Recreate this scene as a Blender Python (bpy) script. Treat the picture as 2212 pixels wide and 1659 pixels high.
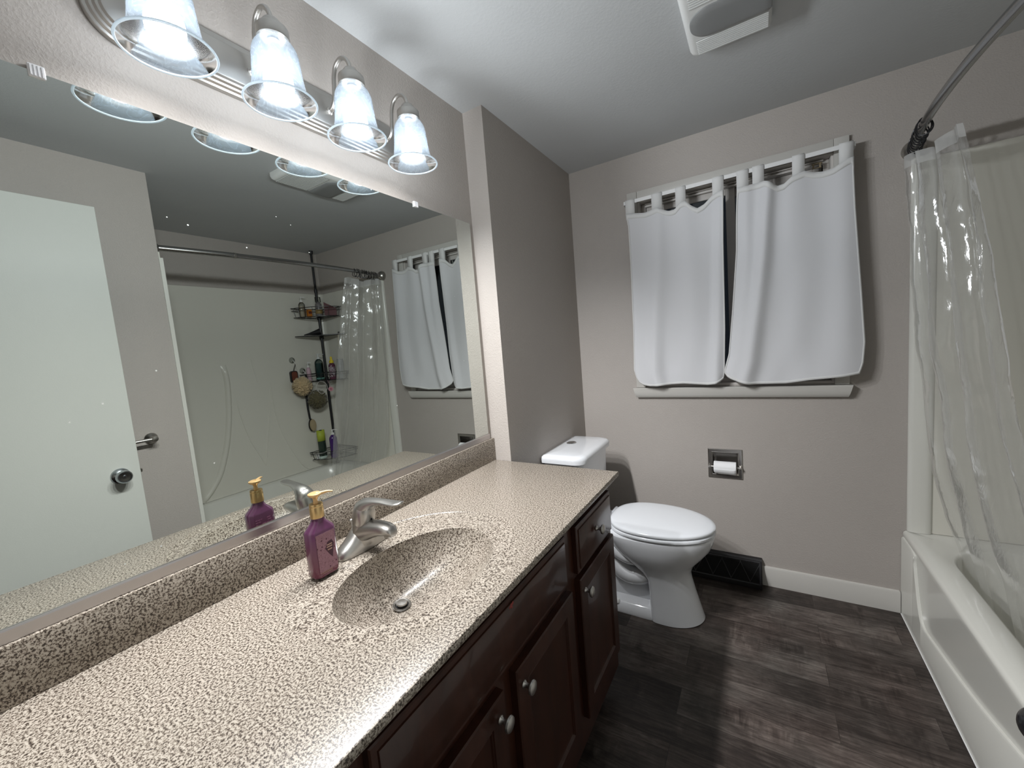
import bpy, bmesh, math, random
from mathutils import Vector, Matrix, noise as mnoise

for o in list(bpy.data.objects):
    bpy.data.objects.remove(o, do_unlink=True)
S = bpy.context.scene
COL = S.collection
PI = math.pi

# ------------------------------------------------------------------ camera
YAW, PITCH, ROLL, FPX = 0.5560, -0.0962, -0.0828, 867.22
cam_d = bpy.data.cameras.new('camera')
cam_d.sensor_width = 36.0
cam_d.sensor_fit = 'HORIZONTAL'
cam_d.lens = FPX / 2212.0 * 36.0
cam_d.clip_start = 0.02
cam = bpy.data.objects.new('camera', cam_d)
COL.objects.link(cam)
fwd = Vector((-math.sin(YAW) * math.cos(PITCH), math.cos(YAW) * math.cos(PITCH), math.sin(PITCH)))
rgt = Vector((math.cos(YAW), math.sin(YAW), 0))
upv = rgt.cross(fwd)
r2 = rgt * math.cos(ROLL) + upv * math.sin(ROLL)
u2 = -rgt * math.sin(ROLL) + upv * math.cos(ROLL)
M = Matrix((r2, u2, -fwd)).transposed().to_4x4()
M.translation = Vector((1.0121, -0.0440, 1.3270))
cam.matrix_world = M
S.camera = cam

# ------------------------------------------------------------------ world, view, lamp settings
W = bpy.data.worlds.new('night')
S.world = W
W.use_nodes = True
W.node_tree.nodes['Background'].inputs[0].default_value = (0.010, 0.012, 0.017, 1)
W.node_tree.nodes['Background'].inputs[1].default_value = 0.5
S.view_settings.view_transform = 'Standard'
S.view_settings.look = 'None'
S.view_settings.exposure = 0.58
S.view_settings.gamma = 1.0
S.view_settings.use_curve_mapping = False
S.cycles.use_denoising = True
S.cycles.max_bounces = 14
S.cycles.diffuse_bounces = 7
S.cycles.glossy_bounces = 6
S.cycles.transmission_bounces = 8
S.cycles.transparent_max_bounces = 24
S.cycles.sample_clamp_indirect = 4.0
S.cycles.blur_glossy = 0.3
LAMP_W = 68.0          # each bulb
LAMP_SMOOTH = 1.0
LAMP_COL = (0.985, 0.99, 1.0)

# ------------------------------------------------------------------ room measures
ZC, YB, XJ, YJ = 2.286, 2.252, 0.0903, 1.381
XW, YT, XAL = 1.4645, 0.792, 2.387
ZCT, XCF, YCE = 0.8311, 0.5603, 1.3795
YF = -0.27

# ------------------------------------------------------------------ object helpers
def wloc(o):
    v = Vector((0, 0, 0))
    while o is not None:
        v += o.location
        o = o.parent
    return v

def setp(o, label=None, cat=None, group=None, kind=None):
    if label: o['label'] = label
    if cat: o['category'] = cat
    if group: o['group'] = group
    if kind: o['kind'] = kind
    return o

def thing(name, label, cat, loc=(0, 0, 0), group=None):
    o = bpy.data.objects.new(name, None)
    COL.objects.link(o)
    o.location = loc
    o.empty_display_size = 0.05
    return setp(o, label, cat, group)

def obj(name, bm, m, parent=None, label=None, cat=None, group=None, kind=None, loc=None, ang=35, smooth=True):
    me = bpy.data.meshes.new(name)
    bmesh.ops.remove_doubles(bm, verts=bm.verts[:], dist=1e-6)
    bmesh.ops.recalc_face_normals(bm, faces=bm.faces[:])
    base = wloc(parent) if parent else Vector(loc or (0, 0, 0))
    if base.length > 0:
        bmesh.ops.translate(bm, verts=bm.verts[:], vec=-base)
    bm.to_mesh(me)
    bm.free()
    if smooth:
        for p in me.polygons: p.use_smooth = True
        me.set_sharp_from_angle(angle=math.radians(ang))
    me.materials.append(m)
    o = bpy.data.objects.new(name, me)
    COL.objects.link(o)
    if parent: o.parent = parent
    elif loc: o.location = loc
    return setp(o, label, cat, group, kind)

def struct(name, bm, m, parent=None, **k):
    return obj(name, bm, m, parent, kind=None if parent else 'structure', **k)

def dup(root, loc, label, group=None, names=None):
    def cp(o, par):
        c = o.copy()
        COL.objects.link(c)
        if par: c.parent = par
        for ch in [x for x in bpy.data.objects if x.parent == o]:
            cp(ch, c)
        return c
    r = cp(root, None)
    r.location = loc
    r['label'] = label
    if group: r['group'] = group
    return r

# ------------------------------------------------------------------ mesh helpers
def B(): return bmesh.new()

def box(bm, x0, x1, y0, y1, z0, z1, bev=0, seg=2, mat=None):
    r = bmesh.ops.create_cube(bm, size=1)
    vs = r['verts']
    for v in vs:
        v.co = Vector(((x0 + x1) / 2 + v.co.x * (x1 - x0), (y0 + y1) / 2 + v.co.y * (y1 - y0), (z0 + z1) / 2 + v.co.z * (z1 - z0)))
    if bev > 0:
        es = list({e for v in vs for e in v.link_edges})
        res = bmesh.ops.bevel(bm, geom=es, offset=bev, offset_type='OFFSET', segments=seg, profile=0.5, affect='EDGES', clamp_overlap=True)
        vs = list({v for f in res['faces'] for v in f.verts} | {v for v in vs if v.is_valid})
    if mat is not None:
        bmesh.ops.transform(bm, matrix=mat, verts=vs)
    return vs

def loft(bm, rings, cap0=True, cap1=True, cyc=True, closed=False):
    vr = [[bm.verts.new(p) for p in r] for r in rings]
    n = len(vr[0])
    pairs = list(zip(vr[:-1], vr[1:]))
    if closed: pairs.append((vr[-1], vr[0]))
    for a, b in pairs:
        for i in range(n if cyc else n - 1):
            j = (i + 1) % n
            try: bm.faces.new((a[i], a[j], b[j], b[i]))
            except ValueError: pass
    if not closed:
        if cap0: bm.faces.new(vr[0][::-1])
        if cap1: bm.faces.new(vr[-1])
    return vr

def lathe(bm, prof, c=(0, 0, 0), n=32, mat=None, cap=True):
    rings = []
    for r, z in prof:
        rings.append([Vector((c[0] + max(r, 1e-5) * math.cos(2 * PI * i / n), c[1] + max(r, 1e-5) * math.sin(2 * PI * i / n), c[2] + z)) for i in range(n)])
    if mat is not None:
        rings = [[mat @ p for p in r] for r in rings]
    return loft(bm, rings, cap, cap)

def axis_mat(origin, direction):
    d = Vector(direction).normalized()
    q = d.to_track_quat('Z', 'Y')
    return Matrix.Translation(Vector(origin)) @ q.to_matrix().to_4x4()

def rod(bm, a, b, r, n=16, r2=None):
    a, b = Vector(a), Vector(b)
    L = (b - a).length
    lathe(bm, [(r, 0), (r if r2 is None else r2, L)], n=n, mat=axis_mat(a, b - a))

def tube(bm, pts, r, n=10, closed=False, flat=None):
    pts = [Vector(p) for p in pts]
    N = len(pts)
    rs = r if isinstance(r, (list, tuple)) else [r] * N
    tang = []
    for i in range(N):
        if closed: t = pts[(i + 1) % N] - pts[i - 1]
        else: t = pts[min(i + 1, N - 1)] - pts[max(i - 1, 0)]
        tang.append(t.normalized())
    ref = Vector((0, 0, 1)) if abs(tang[0].z) < 0.9 else Vector((1, 0, 0))
    nrm = (ref - tang[0] * ref.dot(tang[0])).normalized()
    rings = []
    for i in range(N):
        nrm = (nrm - tang[i] * nrm.dot(tang[i])).normalized()
        bi = tang[i].cross(nrm)
        f = 1 if flat is None else flat
        rings.append([pts[i] + (nrm * math.cos(2 * PI * k / n) * f + bi * math.sin(2 * PI * k / n)) * rs[i] for k in range(n)])
    return loft(bm, rings, closed=closed)

def spline(pts, per=8, closed=False):
    P = [Vector(p) for p in pts]
    N = len(P)
    out = []
    rng = range(N if closed else N - 1)
    for i in rng:
        p1, p2 = P[i], P[(i + 1) % N]
        p0 = P[i - 1] if (closed or i > 0) else p1 * 2 - p2
        p3 = P[(i + 2) % N] if (closed or i + 2 < N) else p2 * 2 - p1
        for k in range(per):
            t = k / per
            out.append(0.5 * ((2 * p1) + (p2 - p0) * t + (2 * p0 - 5 * p1 + 4 * p2 - p3) * t * t + (3 * p1 - p0 - 3 * p2 + p3) * t ** 3))
    if not closed: out.append(P[-1])
    return out

def rrect(x0, x1, y0, y1, r, z, n=6):
    """rounded rectangle ring in XY; r scalar or 4 radii (x1y1, x0y1, x0y0, x1y0)"""
    rr = r if isinstance(r, (list, tuple)) else [r] * 4
    out = []
    for (cx, cy, a0, q) in ((x1, y1, 0, rr[0]), (x0, y1, PI / 2, rr[1]), (x0, y0, PI, rr[2]), (x1, y0, 3 * PI / 2, rr[3])):
        sx = -1 if cx == x1 else 1
        sy = -1 if cy == y1 else 1
        for i in range(n + 1):
            a = a0 + PI / 2 * i / n
            out.append(Vector((cx + sx * q + q * math.cos(a), cy + sy * q + q * math.sin(a), z)))
    return out

def ell(cx, cy, z, a, b, n=48, e=2.0):
    out = []
    for i in range(n):
        t = 2 * PI * i / n
        c, s = math.cos(t), math.sin(t)
        out.append(Vector((cx + a * math.copysign(abs(c) ** (2 / e), c), cy + b * math.copysign(abs(s) ** (2 / e), s), z)))
    return out

def lerp(a, b, t): return a + (b - a) * t

def interp(tab, x):
    if x <= tab[0][0]: return tab[0][1]
    for (x0, y0), (x1, y1) in zip(tab[:-1], tab[1:]):
        if x <= x1: return lerp(y0, y1, (x - x0) / (x1 - x0))
    return tab[-1][1]

def grid(bm, f, nu, nv):
    vs = [[bm.verts.new(f(i / nu, j / nv)) for i in range(nu + 1)] for j in range(nv + 1)]
    for j in range(nv):
        for i in range(nu):
            bm.faces.new((vs[j][i], vs[j][i + 1], vs[j + 1][i + 1], vs[j + 1][i]))
    return vs

def ball(bm, c, r, seg=20, sc=(1, 1, 1)):
    res = bmesh.ops.create_uvsphere(bm, u_segments=seg, v_segments=max(8, seg * 2 // 3), radius=r)
    for v in res['verts']:
        v.co = Vector((c[0] + v.co.x * sc[0], c[1] + v.co.y * sc[1], c[2] + v.co.z * sc[2]))
    return res['verts']

# ------------------------------------------------------------------ materials
def nd(nt, t, **k):
    n = nt.nodes.new(t)
    for a, v in k.items():
        if a.startswith('i_'):
            n.inputs[int(a[2:]) if a[2:].isdigit() else a[2:].replace('_', ' ')].default_value = v
        else: setattr(n, a, v)
    return n

def mat(name, col, rough=0.5, metal=0.0, coat=0.0, spec=0.5, trans=0.0, ior=1.45, alpha=1.0, sheen=0.0, aniso=0.0):
    m = bpy.data.materials.new(name)
    m.use_nodes = True
    b = m.node_tree.nodes['Principled BSDF']
    b.inputs['Base Color'].default_value = (*col, 1)
    b.inputs['Roughness'].default_value = rough
    b.inputs['Metallic'].default_value = metal
    b.inputs['Coat Weight'].default_value = coat
    b.inputs['Specular IOR Level'].default_value = spec
    b.inputs['Transmission Weight'].default_value = trans
    b.inputs['IOR'].default_value = ior
    b.inputs['Alpha'].default_value = alpha
    b.inputs['Sheen Weight'].default_value = sheen
    return m

def bsdf(m): return m.node_tree.nodes['Principled BSDF']

def coords(nt, scale=(1, 1, 1), rot=(0, 0, 0)):
    tc = nd(nt, 'ShaderNodeTexCoord')
    mp = nd(nt, 'ShaderNodeMapping')
    mp.inputs['Scale'].default_value = scale
    mp.inputs['Rotation'].default_value = rot
    nt.links.new(tc.outputs['Object'], mp.inputs['Vector'])
    return mp.outputs['Vector']

def noise(nt, vec, scale, detail=2, rough=0.5, dist=0.0):
    n = nd(nt, 'ShaderNodeTexNoise')
    n.inputs['Scale'].default_value = scale
    n.inputs['Detail'].default_value = detail
    n.inputs['Roughness'].default_value = rough
    n.inputs['Distortion'].default_value = dist
    nt.links.new(vec, n.inputs['Vector'])
    return n

def ramp(nt, fac, stops, interp_='LINEAR'):
    r = nd(nt, 'ShaderNodeValToRGB')
    r.color_ramp.interpolation = interp_
    el = r.color_ramp.elements
    while len(el) < len(stops): el.new(0.5)
    for e, (p, c) in zip(el, stops):
        e.position = p
        e.color = (*c, 1) if len(c) == 3 else c
    nt.links.new(fac, r.inputs['Fac'])
    return r

def bump(m, height, strength=0.2, dist=0.002):
    nt = m.node_tree
    b = nd(nt, 'ShaderNodeBump')
    b.inputs['Strength'].default_value = strength
    b.inputs['Distance'].default_value = dist
    nt.links.new(height, b.inputs['Height'])
    nt.links.new(b.outputs['Normal'], bsdf(m).inputs['Normal'])
    return b

def mixc(nt, fac, a, b, blend='MIX'):
    n = nd(nt, 'ShaderNodeMix', data_type='RGBA', blend_type=blend)
    for sock, v in ((n.inputs['Factor'], fac), (n.inputs['A'], a), (n.inputs['B'], b)):
        if isinstance(v, (int, float)): sock.default_value = v
        elif isinstance(v, tuple): sock.default_value = (*v, 1) if len(v) == 3 else v
        else: nt.links.new(v, sock)
    # RGBA sockets are the third group; use names resolved by type
    return n

def mixrgb(nt, fac, a, b, blend='MIX'):
    n = nd(nt, 'ShaderNodeMixRGB', blend_type=blend)
    for i, v in enumerate((fac, a, b)):
        s = n.inputs[i]
        if isinstance(v, (int, float)): s.default_value = v
        elif isinstance(v, tuple): s.default_value = (*v, 1) if len(v) == 3 else v
        else: nt.links.new(v, s)
    return n.outputs[0]

def math_(nt, op, a, b=0.0, clamp=False):
    n = nd(nt, 'ShaderNodeMath', operation=op, use_clamp=clamp)
    for i, v in enumerate((a, b)):
        if isinstance(v, (int, float)): n.inputs[i].default_value = v
        else: nt.links.new(v, n.inputs[i])
    return n.outputs[0]

def paint(name, col, bs=0.25, rough=0.55, scale=170, spec=0.35, mottling=0.04):
    m = mat(name, col, rough, spec=spec)
    nt = m.node_tree
    v = coords(nt)
    n = noise(nt, v, scale, 3, 0.55)
    r = ramp(nt, n.outputs['Fac'], [(0.42, (0, 0, 0)), (0.68, (1, 1, 1))])
    bump(m, r.outputs['Color'], bs, 0.0018)
    n2 = noise(nt, v, 3.0, 3, 0.6)
    c = mixrgb(nt, n2.outputs['Fac'], tuple(x * (1 - mottling) for x in col), tuple(x * (1 + mottling) for x in col))
    nt.links.new(c, bsdf(m).inputs['Base Color'])
    return m

M_WALL = paint('taupe_wall_paint', (0.394, 0.362, 0.335), 0.25, 0.5)
M_CEIL = paint('ceiling_paint', (0.45, 0.462, 0.468), 0.10, 0.6, 110)
M_TRIM = mat('white_trim_paint', (0.50, 0.485, 0.455), 0.35)
M_DOOR = paint('door_paint', (0.56, 0.57, 0.535), 0.04, 0.42, 220, mottling=0.02)
M_PORC = mat('white_porcelain', (0.70, 0.715, 0.74), 0.09, coat=0.6)
M_SEAT = mat('white_seat_plastic', (0.72, 0.74, 0.77), 0.18, coat=0.3)
M_TUB = mat('tub_acrylic', (0.61, 0.605, 0.56), 0.22, coat=0.25)
M_SURR = mat('surround_acrylic', (0.61, 0.595, 0.535), 0.28, coat=0.15)
M_NICK = mat('brushed_nickel', (0.50, 0.485, 0.46), 0.36, 1.0)
M_NICKD = mat('satin_nickel_dark', (0.40, 0.385, 0.36), 0.30, 1.0)
M_CHROME = mat('polished_steel', (0.62, 0.62, 0.62), 0.12, 1.0)
M_BLACK = mat('black_plastic', (0.012, 0.012, 0.014), 0.38)
M_BLKWIRE = mat('black_coated_wire', (0.010, 0.010, 0.012), 0.32)
M_REG = mat('register_metal', (0.010, 0.009, 0.010), 0.5)
M_WHITEP = mat('white_plastic', (0.74, 0.74, 0.74), 0.35)
M_PAPER = mat('toilet_paper', (0.80, 0.80, 0.81), 0.9, spec=0.1)
M_DARKIN = mat('recess_shade', (0.02, 0.02, 0.02), 0.8)
M_GOLD = mat('gold_collar', (0.62, 0.44, 0.21), 0.30, 0.9)
M_GOLDP = mat('gold_pump_plastic', (0.70, 0.46, 0.22), 0.33, 0.35)
M_WFRAME = mat('window_frame_white', (0.55, 0.52, 0.49), 0.4)

# mirror
M_MIRROR = mat('mirror_silver', (0.655, 0.685, 0.655), 0.0, 1.0)
def specks(m):
    nt = m.node_tree
    v = coords(nt)
    vo = nd(nt, 'ShaderNodeTexVoronoi'); vo.inputs['Scale'].default_value = 26; nt.links.new(v, vo.inputs['Vector'])
    n = noise(nt, v, 5.0, 2)
    f = math_(nt, 'MULTIPLY', math_(nt, 'LESS_THAN', vo.outputs['Distance'], 0.045), math_(nt, 'GREATER_THAN', n.outputs['Fac'], 0.56))
    nt.links.new(math_(nt, 'SUBTRACT', 1.0, f), bsdf(m).inputs['Metallic'])
    nt.links.new(math_(nt, 'MULTIPLY', f, 0.6), bsdf(m).inputs['Roughness'])
specks(M_MIRROR)

# brushed texture on nickel parts
def brush(m, s=(20, 600, 20), st=0.05):
    nt = m.node_tree
    v = coords(nt, s)
    n = noise(nt, v, 1.0, 2)
    bump(m, n.outputs['Fac'], st, 0.0006)
brush(M_NICK, (15, 700, 700), 0.06)

# granite look countertop
def granite(name, mul=1.0):
    m = mat(name, (0.6, 0.5, 0.4), 0.33, coat=0.07, spec=0.4)
    bsdf(m).inputs['Coat Roughness'].default_value = 0.12
    nt = m.node_tree
    v = coords(nt)
    n1 = noise(nt, v, 265, 3, 0.6, 0.0)
    n2 = noise(nt, v, 620, 1, 0.5)
    n3 = noise(nt, v, 14, 2, 0.5)
    f = math_(nt, 'ADD', math_(nt, 'MULTIPLY', n1.outputs['Fac'], 0.72), math_(nt, 'MULTIPLY', n2.outputs['Fac'], 0.28))
    r = ramp(nt, f, [(0.40, (0.040 * mul, 0.030 * mul, 0.024 * mul)), (0.450, (0.105 * mul, 0.081 * mul, 0.063 * mul)),
                     (0.495, (0.29 * mul, 0.248 * mul, 0.203 * mul)), (0.545, (0.46 * mul, 0.412 * mul, 0.352 * mul))])
    c = mixrgb(nt, 0.35, r.outputs['Color'], mixrgb(nt, n3.outputs['Fac'], (0.92, 0.95, 0.93), (1.0, 0.97, 0.95)), 'MULTIPLY')
    nt.links.new(c, bsdf(m).inputs['Base Color'])
    return m
M_GRAN = granite('speckled_countertop', 0.89)

# vinyl plank floor
def plank_floor():
    m = mat('dark_plank_floor', (0.05, 0.04, 0.035), 0.42, spec=0.4)
    nt = m.node_tree
    v = coords(nt)
    br = nd(nt, 'ShaderNodeTexBrick')
    br.offset = 0.37
    br.offset_frequency = 2
    br.squash = 1.0
    br.inputs['Color1'].default_value = (0, 0, 0, 1)
    br.inputs['Color2'].default_value = (1, 1, 1, 1)
    br.inputs['Mortar'].default_value = (0.5, 0.5, 0.5, 1)
    br.inputs['Scale'].default_value = 1.0
    br.inputs['Mortar Size'].default_value = 0.0011
    br.inputs['Mortar Smooth'].default_value = 0.3
    br.inputs['Bias'].default_value = 0.0
    br.inputs['Brick Width'].default_value = 0.74
    br.inputs['Row Height'].default_value = 0.118
    nt.links.new(v, br.inputs['Vector'])
    # per plank offset of the grain
    sep = nd(nt, 'ShaderNodeSeparateXYZ')
    nt.links.new(v, sep.inputs[0])
    row = math_(nt, 'FLOOR', math_(nt, 'DIVIDE', sep.outputs[1], 0.118))
    comb = nd(nt, 'ShaderNodeCombineXYZ')
    nt.links.new(math_(nt, 'ADD', sep.outputs[0], math_(nt, 'MULTIPLY', row, 1.37)), comb.inputs[0])
    nt.links.new(sep.outputs[1], comb.inputs[1])
    nt.links.new(math_(nt, 'MULTIPLY', br.outputs['Color'], 5.0), comb.inputs[2])
    mp = nd(nt, 'ShaderNodeMapping')
    mp.inputs['Scale'].default_value = (2.6, 34, 1)
    nt.links.new(comb.outputs[0], mp.inputs['Vector'])
    g1 = noise(nt, mp.outputs[0], 2.0, 9, 0.72, 1.6)
    mp2 = nd(nt, 'ShaderNodeMapping')
    mp2.inputs['Scale'].default_value = (3.0, 8, 1)
    nt.links.new(comb.outputs[0], mp2.inputs['Vector'])
    g2 = noise(nt, mp2.outputs[0], 1.3, 4, 0.6, 0.6)
    f = math_(nt, 'ADD', math_(nt, 'MULTIPLY', g1.outputs['Fac'], 0.6), math_(nt, 'MULTIPLY', g2.outputs['Fac'], 0.4))
    f = math_(nt, 'ADD', f, math_(nt, 'MULTIPLY', math_(nt, 'SUBTRACT', br.outputs['Color'], 0.5), 0.20))
    mp3 = nd(nt, 'ShaderNodeMapping'); mp3.inputs['Scale'].default_value = (42, 6, 1); nt.links.new(comb.outputs[0], mp3.inputs['Vector'])
    g3 = noise(nt, mp3.outputs[0], 1.0, 3, 0.6, 0.4)
    n5 = noise(nt, v, 7.0, 3, 0.6, 0.5)
    saw = math_(nt, 'MULTIPLY', math_(nt, 'SUBTRACT', g3.outputs['Fac'], 0.5), ramp(nt, n5.outputs['Fac'], [(0.52, (0, 0, 0)), (0.66, (0.55,) * 3)]).outputs[0])
    f = math_(nt, 'ADD', f, saw)
    n6 = noise(nt, v, 11.0, 5, 0.65, 0.8)
    f = math_(nt, 'ADD', f, math_(nt, 'MULTIPLY', math_(nt, 'SUBTRACT', n6.outputs['Fac'], 0.5), 0.30))
    r = ramp(nt, f, [(0.28, (0.012, 0.0095, 0.0083)), (0.42, (0.031, 0.025, 0.022)), (0.55, (0.068, 0.058, 0.052)), (0.72, (0.155, 0.137, 0.124))])
    n4 = noise(nt, v, 4.0, 2)
    tint = mixrgb(nt, n4.outputs['Fac'], (0.88, 1.0, 1.0), (1.16, 0.95, 0.90))
    c = mixrgb(nt, 1.0, r.outputs['Color'], tint, 'MULTIPLY')
    c = mixrgb(nt, math_(nt, 'MULTIPLY', br.outputs['Fac'], 0.55), c, (0.012, 0.010, 0.009))
    nt.links.new(c, bsdf(m).inputs['Base Color'])
    bump(m, math_(nt, 'SUBTRACT', g1.outputs['Fac'], math_(nt, 'MULTIPLY', br.outputs['Fac'], 0.8)), 0.12, 0.002)
    return m
M_FLOOR = plank_floor()

# cherry cabinet wood
def cherry():
    m = mat('dark_cherry_wood', (0.03, 0.01, 0.008), 0.30, coat=0.25, spec=0.4)
    nt = m.node_tree
    v = coords(nt, (14, 14, 2.2))
    n = noise(nt, v, 1.6, 5, 0.6, 0.7)
    r = ramp(nt, n.outputs['Fac'], [(0.25, (0.022, 0.0078, 0.0046)), (0.6, (0.043, 0.0148, 0.0085)), (0.8, (0.056, 0.020, 0.0115))])
    nt.links.new(r.outputs['Color'], bsdf(m).inputs['Base Color'])
    return m
M_CHERRY = cherry()

# clear vinyl shower curtain
def vinyl():
    m = bpy.data.materials.new('clear_vinyl')
    m.use_nodes = True
    nt = m.node_tree
    nt.nodes.remove(nt.nodes['Principled BSDF'])
    out = nt.nodes['Material Output']
    tr = nd(nt, 'ShaderNodeBsdfTransparent')
    tr.inputs[0].default_value = (0.97, 0.97, 0.96, 1)
    df = nd(nt, 'ShaderNodeBsdfDiffuse')
    df.inputs[0].default_value = (0.80, 0.80, 0.79, 1)
    tl = nd(nt, 'ShaderNodeBsdfTranslucent')
    tl.inputs[0].default_value = (0.80, 0.80, 0.79, 1)
    gl = nd(nt, 'ShaderNodeBsdfGlossy')
    gl.inputs[0].default_value = (1, 1, 1, 1)
    gl.inputs['Roughness'].default_value = 0.10
    v = coords(nt, (1, 1, 0.35))
    n = noise(nt, v, 14, 2, 0.5, 0.6)
    bp = nd(nt, 'ShaderNodeBump')
    bp.inputs['Strength'].default_value = 0.45
    bp.inputs['Distance'].default_value = 0.012
    n9 = noise(nt, v, 55, 2, 0.6, 1.5)
    nt.links.new(math_(nt, 'ADD', n.outputs['Fac'], math_(nt, 'MULTIPLY', n9.outputs['Fac'], 0.13)), bp.inputs['Height'])
    for s in (gl,): nt.links.new(bp.outputs[0], s.inputs['Normal'])
    a = nd(nt, 'ShaderNodeMixShader'); a.inputs[0].default_value = 0.5
    nt.links.new(df.outputs[0], a.inputs[1]); nt.links.new(tl.outputs[0], a.inputs[2])
    b = nd(nt, 'ShaderNodeMixShader'); b.inputs[0].default_value = 0.27
    nt.links.new(tr.outputs[0], b.inputs[1]); nt.links.new(a.outputs[0], b.inputs[2])
    fr = nd(nt, 'ShaderNodeFresnel'); fr.inputs[0].default_value = 1.5
    nt.links.new(bp.outputs[0], fr.inputs['Normal'])
    c = nd(nt, 'ShaderNodeMixShader')
    nt.links.new(math_(nt, 'MINIMUM', math_(nt, 'MULTIPLY', fr.outputs[0], 1.2), 0.35), c.inputs[0])
    nt.links.new(b.outputs[0], c.inputs[1]); nt.links.new(gl.outputs[0], c.inputs[2])
    nt.links.new(c.outputs[0], out.inputs[0])
    return m
M_VINYL = vinyl()

# sheer white curtain cloth
def cloth(name, col, trl=0.35, tp=0.0):
    m = bpy.data.materials.new(name)
    m.use_nodes = True
    nt = m.node_tree
    b = bsdf(m)
    b.inputs['Base Color'].default_value = (*col, 1)
    b.inputs['Roughness'].default_value = 0.75
    b.inputs['Sheen Weight'].default_value = 0.15
    b.inputs['Specular IOR Level'].default_value = 0.2
    v = coords(nt, (1, 1, 1))
    n = noise(nt, v, 900, 1)
    bump(m, n.outputs['Fac'], 0.08, 0.0004)
    tl = nd(nt, 'ShaderNodeBsdfTranslucent')
    tl.inputs[0].default_value = (*col, 1)
    a = nd(nt, 'ShaderNodeMixShader'); a.inputs[0].default_value = trl
    nt.links.new(b.outputs[0], a.inputs[1]); nt.links.new(tl.outputs[0], a.inputs[2])
    last = a
    if tp > 0:
        t = nd(nt, 'ShaderNodeBsdfTransparent')
        c = nd(nt, 'ShaderNodeMixShader'); c.inputs[0].default_value = tp
        nt.links.new(a.outputs[0], c.inputs[1]); nt.links.new(t.outputs[0], c.inputs[2])
        last = c
    nt.links.new(last.outputs[0], nt.nodes['Material Output'].inputs[0])
    return m
M_CLOTH = cloth('sheer_white_cloth', (0.75, 0.752, 0.772), 0.22, 0.03)
M_HEM = cloth('white_hem_cloth', (0.72, 0.72, 0.715), 0.12, 0.0)

# lamp glass: alabaster style
def lampglass():
    m = bpy.data.materials.new('alabaster_glass')
    m.use_nodes = True
    nt = m.node_tree
    nt.nodes.remove(nt.nodes['Principled BSDF'])
    v = coords(nt)
    n = noise(nt, v, 26, 4, 0.55, 2.2)
    r = ramp(nt, n.outputs['Fac'], [(0.40, (0.0, 0, 0)), (0.485, (0.25,) * 3), (0.50, (1.0,) * 3), (0.515, (0.25,) * 3), (0.62, (0.1,) * 3)])
    tr = nd(nt, 'ShaderNodeBsdfTransparent')
    tr.inputs[0].default_value = (0.93, 0.97, 1.0, 1)
    tl = nd(nt, 'ShaderNodeBsdfTranslucent')
    tl.inputs[0].default_value = (0.43, 0.53, 0.64, 1)
    df = nd(nt, 'ShaderNodeBsdfDiffuse')
    df.inputs[0].default_value = (0.34, 0.425, 0.52, 1)
    a = nd(nt, 'ShaderNodeMixShader'); a.inputs[0].default_value = 0.45
    nt.links.new(tl.outputs[0], a.inputs[1]); nt.links.new(df.outputs[0], a.inputs[2])
    b = nd(nt, 'ShaderNodeMixShader')
    nt.links.new(math_(nt, 'ADD', math_(nt, 'MULTIPLY', r.outputs['Color'], 0.33), 0.52), b.inputs[0])
    nt.links.new(tr.outputs[0], b.inputs[1]); nt.links.new(a.outputs[0], b.inputs[2])
    gl = nd(nt, 'ShaderNodeBsdfGlossy'); gl.inputs['Roughness'].default_value = 0.15
    lw = nd(nt, 'ShaderNodeFresnel'); lw.inputs[0].default_value = 1.45
    c = nd(nt, 'ShaderNodeMixShader')
    nt.links.new(lw.outputs[0], c.inputs[0])
    nt.links.new(b.outputs[0], c.inputs[1]); nt.links.new(gl.outputs[0], c.inputs[2])
    nt.links.new(c.outputs[0], nt.nodes['Material Output'].inputs[0])
    return m
M_SHADE = lampglass()

def bulbmat():
    m = bpy.data.materials.new('frosted_lit_bulb')
    m.use_nodes = True
    nt = m.node_tree
    nt.nodes.remove(nt.nodes['Principled BSDF'])
    tr = nd(nt, 'ShaderNodeBsdfTransparent')
    em = nd(nt, 'ShaderNodeEmission')
    em.inputs[0].default_value = (1.0, 0.99, 0.97, 1)
    em.inputs[1].default_value = 9.0
    a = nd(nt, 'ShaderNodeMixShader'); a.inputs[0].default_value = 0.5
    nt.links.new(tr.outputs[0], a.inputs[1]); nt.links.new(em.outputs[0], a.inputs[2])
    nt.links.new(a.outputs[0], nt.nodes['Material Output'].inputs[0])
    return m
M_BULB = bulbmat()

def glass(name, col=(0.9, 0.93, 0.92), tr_w=0.92):
    m = bpy.data.materials.new(name)
    m.use_nodes = True
    nt = m.node_tree
    nt.nodes.remove(nt.nodes['Principled BSDF'])
    tr = nd(nt, 'ShaderNodeBsdfTransparent'); tr.inputs[0].default_value = (*col, 1)
    gl = nd(nt, 'ShaderNodeBsdfGlossy'); gl.inputs['Roughness'].default_value = 0.02
    fr = nd(nt, 'ShaderNodeFresnel'); fr.inputs[0].default_value = 1.5
    a = nd(nt, 'ShaderNodeMixShader')
    nt.links.new(fr.outputs[0], a.inputs[0])
    nt.links.new(tr.outputs[0], a.inputs[1]); nt.links.new(gl.outputs[0], a.inputs[2])
    nt.links.new(a.outputs[0], nt.nodes['Material Output'].inputs[0])
    return m
M_GLASS = glass('window_glass')
M_CLEARP = glass('clear_plastic', (0.86, 0.87, 0.86))

M_CLIP = mat('clip_plastic', (0.72, 0.72, 0.74), 0.12, coat=0.6)

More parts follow.
